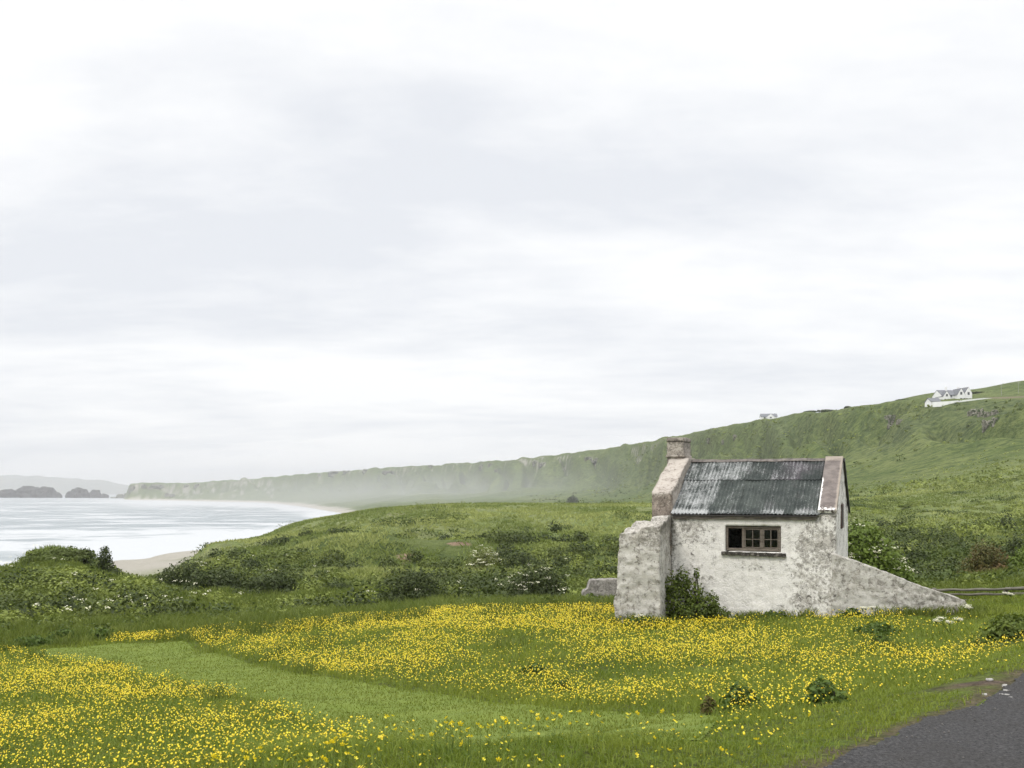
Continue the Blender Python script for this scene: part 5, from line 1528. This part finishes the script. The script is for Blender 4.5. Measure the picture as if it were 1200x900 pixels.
# tufts of taller grass that break up the meadow and hide the foot of the scrub
X, Y = scatter(lambda y: np.interp(y, [6, 9, 10, 22, 29, 36, 60, 70], [0, 0, .8, 1.2, 3.0, 2.6, 1.2, .3]), 6, 70, .62)
ok = ~in_poly(ROAD_POLY, X, Y) & ~in_poly(PATH_POLY, X, Y) & ~inside_hut(X, Y, .1) & (road_d(X, Y) > 1.6) & ((fbm(X / 2.2, Y / 3, oct=2, seed=145) > .08) | (Y > 27))
X, Y = X[ok], Y[ok]
# rank growth along the foot of the walls
wp = np.array([hut_world(a, -.08 - .30 * RNG.random()**1.5)[:2] for a in RNG.uniform(.2, 4.0, 75)] + [(A[0] + a * math.cos(R(8)) , A[1] - a * math.sin(R(8)) - .06 - .3 * RNG.random()**1.5) for a in RNG.uniform(0, wlen + .2, 60)]
              + [hut_world(-.95 + a, -1.80 - .25 * RNG.random())[:2] for a in RNG.uniform(-.1, 1.15, 24)])
wp = wp[fbm(wp[:, 0] / .45, wp[:, 1] / .45, oct=2, seed=160) > -.08]
X, Y = np.concatenate([X, wp[:, 0]]), np.concatenate([Y, wp[:, 1]])
nb_ = 26
k = np.repeat(np.arange(len(X)), nb_)
xx_, yy_ = X[k] + RNG.normal(size=len(k)) * .10 * (1 + Y[k] / 60), Y[k] + RNG.normal(size=len(k)) * .10 * (1 + Y[k] / 60)
hh = (.17 + .2 * RNG.random(len(k))) * (1 + .35 * (Y[k] > 27))
V, T = blades(xx_, yy_, terrain(xx_, yy_), hh, .009 + .0006 * Y[k], .25 + .5 * RNG.random(len(k)))
tg = mesh_np('tall_grass', V, T, [mat_leaf('tall grass', (.050, .078, .018), (.112, .138, .036), (.070, .098, .022), transl=.4, k=1.55)], None, dict(tint=np.repeat(np.clip(RNG.random(len(X))[k] * .7 + .3 * RNG.random(len(k)), 0, 1), 5)))
tag(tg, kind='stuff')

# buttercups
m, t = new_mat('buttercup petals')
finish(t, mix_(t, attr_(t, 'tint'), (.82, .62, .012), (.90, .78, .035)), .35, spec=.5, transl=.3)
M_petal = m
M_stem = ML['nettle']
X, Y = scatter(lambda y: np.interp(y, [4, 6, 9, 13, 18, 24, 31], [330, 330, 390, 410, 350, 300, 310]), 4.2, 31.5, .60)
pxs = X / Y * F + CX
dr = road_d(X, Y)
pat = fbm(X / 2.0, Y / 1.5, oct=3, seed=150) + .55 * fbm(X / .5, Y / .6, oct=2, seed=151)
far_lim = np.interp(pxs, [-100, 110, 135, 225, 240, 420, 760, 1140, 1300], [24.5, 25.0, 27.3, 28.3, 29.5, 30.5, 27.5, 21.5, 12])
pr = np.clip(.52 + 1.0 * pat, .04, 1) * (Y < far_lim)
nr_ = smooth(560, 800, pxs)
pr = pr * (1 - nr_ * np.where(dr < 1.5, .50, np.where(dr < 2.8, .30, 0)))
pr = pr * np.where((pxs > 1000) & (dr < 1.6), .15, 1)
pr = pr * np.where((pxs > 900) & (Y > 17), .35, 1) * np.where((pxs > 1060) & (Y > 13.5), .3, 1)
ok = (RNG.random(len(X)) < pr) & ~in_poly(PATH_POLY, X, Y) & ~in_poly(ROAD_POLY, X, Y) & ~inside_hut(X, Y, .1)
ok &= (dist_line(PATH_POLY + PATH_POLY[:1], X, Y) > .12) & (dr > .22)
X, Y, dr = X[ok], Y[ok], dr[ok]
Zg = terrain(X, Y)
FH = (.05 + .19 * RNG.random(len(X))) * np.where(dr < 1.2, .85, 1)
FR = .0055 + .0048 * RNG.random(len(X)) + .00035 * np.maximum(Y - 8, 0)
order = np.argsort(np.hypot(X, Y) - 1e3 * 0)
infr = (np.abs(X / Y * F) < 585) & ((CZ - Zg - FH) / Y * F + HY < 895)
#, len(X), 'verge', int(((dr < 3.2) & (Y < 9)).sum()), flush=True)
first = [i for i in order if infr[i]][:292]
rest = np.ones(len(X), bool); rest[first] = False


def flower_template():
    """five cupped petals around a small centre"""
    V, T, mi = [], [], []
    for p in range(5):
        a = p * 2 * math.pi / 5
        def pt(r, da, z): return (r * math.cos(a + da), r * math.sin(a + da), z)
        b = len(V)
        V += [pt(.08, 0, 0), pt(.62, -.50, .22), pt(1.0, -.34, .52), pt(1.05, 0, .50), pt(1.0, .34, .52), pt(.62, .50, .22), pt(.6, 0, .14)]
        T += [(b, b + 1, b + 6), (b + 1, b + 2, b + 6), (b + 2, b + 3, b + 6), (b + 3, b + 4, b + 6), (b + 4, b + 5, b + 6), (b + 5, b, b + 6)]
    return np.array(V), np.array(T)


FV, FT = flower_template()
# the mass of far buttercups: cups of six facets on a stub of stem
n = int(rest.sum()); Xr, Yr, Zr, Rr = X[rest], Y[rest], (Zg + FH)[rest], FR[rest]
ang = np.linspace(0, 2 * math.pi, 7)[:-1]
tv = np.concatenate([[[0, 0, -.35]], np.stack([np.cos(ang), np.sin(ang), .25 + 0 * ang], -1), [[0, 0, .05]]])
tt = np.array([[0, 1 + (i + 1) % 6, 1 + i] for i in range(6)] + [[7, 1 + i, 1 + (i + 1) % 6] for i in range(6)])
tilt = RNG.normal(size=(n, 2)) * .45 + np.array([0, .35])
VV_ = tv[None] * Rr[:, None, None]
VV_ = VV_ + np.stack([np.zeros((n, 8)), np.zeros((n, 8)), -(VV_[:, :, 0] * tilt[:, :1]) + VV_[:, :, 1] * tilt[:, 1:]], -1)
VV_ = VV_ + np.stack([Xr, Yr, Zr], -1)[:, None, :]
TT = (tt[None] + (np.arange(n) * 8)[:, None, None]).reshape(-1, 3)
fm_ = mesh_np('buttercup_mass', VV_.reshape(-1, 3), TT, [M_petal], None, dict(tint=np.repeat(RNG.random(n), 8)))
tag(fm_, kind='stuff')
# the nearest ones, each a plant of its own
def make_buttercup(seed, h):
    rs = np.random.default_rng(seed)
    V, q = tubes([([(0, 0, -.02), (rs.normal() * .012, rs.normal() * .012, h * .5), (0, 0, h - .004)], .0016, .0012),
                  ([(rs.normal() * .004, 0, h * .35), (.02, .01 * rs.normal(), h * .52), (.035, .012, h * .62)], .0012, .0008)], 4)
    C = np.array([[.0, 0, h * .3], [.02, .01, h * .25], [-.02, .0, h * .2], [.0, -.02, h * .35], [.036, .012, h * .62]]) + rs.normal(size=(5, 3)) * .006
    lv, lq = cards(C, np.array([[.2, -.3, .8]] * 5) + rs.normal(size=(5, 3)) * .2, .016, .4)
    V = np.concatenate([V, lv]); q = np.concatenate([q, lq + len(V) - len(lv)])
    o = mesh_np('buttercup', V, q, [M_stem], None, dict(tint=np.full(len(V), .6)))
    tx, ty = rs.normal() * .35, rs.normal() * .35 - .45
    Rm = np.array(Matrix.Rotation(tx, 3, 'Y') @ Matrix.Rotation(ty * -1 * -1, 3, 'X'))
    f = mesh_np('flower_head', (FV * .0215) @ Rm.T + np.array([0, 0, h - .004]), FT, [M_petal], o, dict(tint=np.full(len(FV), rs.random())))
    return tag(o, 'yellow buttercup on a thin green stem among the nearest at the meadow bottom', 'buttercup', 'nearest buttercups in the meadow')
protos = [make_buttercup(700 + i, .24 + .02 * i) for i in range(8)]
for j, i in enumerate(first):
    src = protos[j % 8]
    if j < 8:
        o = src
    else:
        o = src.copy(); COL.objects.link(o)
        c = src.children[0].copy(); COL.objects.link(c); c.parent = o
    o.location = (X[i], Y[i], Zg[i] + .01)
    o.rotation_euler = (0, 0, random.uniform(-1.2, 1.2))
    sc_ = FH[i] / (.24 + .02 * (j % 8)) * 1.0
    o.scale = (sc_, sc_, sc_)

# broken white stones at the edge of the asphalt
M_stone = mat_simple('broken pale stone', (.24, .23, .21), (.42, .405, .38), 18, .9)
for k, (px, py, wpx, lb) in enumerate(((1160, 798, 7, 'flat pale stone lying alone on the bare soil by the road bank'), (1177, 805, 7, 'pale stone at the top of the little stone heap by the road'),
                                       (1179, 811, 6, 'squarish white stone in the middle of the little stone heap'), (1174, 815.5, 5.5, 'white stone at the left foot of the little stone heap'),
                                       (1180, 816, 6, 'largest white stone at the front of the little stone heap'), (1184, 818.5, 4.5, 'small white stone nearest the asphalt in the stone heap'),
                                       (1154, 815, 5, 'dull pale stone half sunk in the verge left of the stone heap'), (1138, 831, 4.2, 'single white pebble on the asphalt edge well left of the stone heap'))):
    h = hit(px, py)
    s = wpx / F * h[1] / 2
    o = rock_mesh('stone', (0, 0, 0), s, s * .8, s * .55, M_stone, 800 + k, 3, .5)
    o.location = h + np.array([0, 0, s * .30]); o.rotation_euler = (0, 0, k * 1.1)
    tag(o, lb, 'stone', 'pale stones at the road edge')
# loose grit on the asphalt edge
X = RNG.uniform(1.2, 6.5, 2600); Y = RNG.uniform(4.2, 10.5, 2600)
ok = in_poly(ROAD_POLY, X, Y) & (RNG.random(2600) < np.exp(-dist_line(ROAD_EDGE, X, Y) / .5) + .05)
X, Y = X[ok], Y[ok]
n = len(X)
oc = np.array([[1, 0, 0], [-1, 0, 0], [0, 1, 0], [0, -1, 0], [0, 0, 1], [0, 0, -1.]])
of = np.array([[0, 2, 4], [2, 1, 4], [1, 3, 4], [3, 0, 4], [2, 0, 5], [1, 2, 5], [3, 1, 5], [0, 3, 5]])
sz_ = .004 + .007 * RNG.random(n)**2
V = oc[None] * sz_[:, None, None] * (.7 + .6 * RNG.random((n, 6, 1))) + np.stack([X, Y, terrain(X, Y) + .012 + sz_ * .4], -1)[:, None]
gt = mesh_np('gravel', V.reshape(-1, 3), (of[None] + (np.arange(n) * 6)[:, None, None]).reshape(-1, 3), [mat_simple('grit', (.06, .057, .054), (.17, .16, .15), 40, .95)])
tag(gt, kind='stuff')
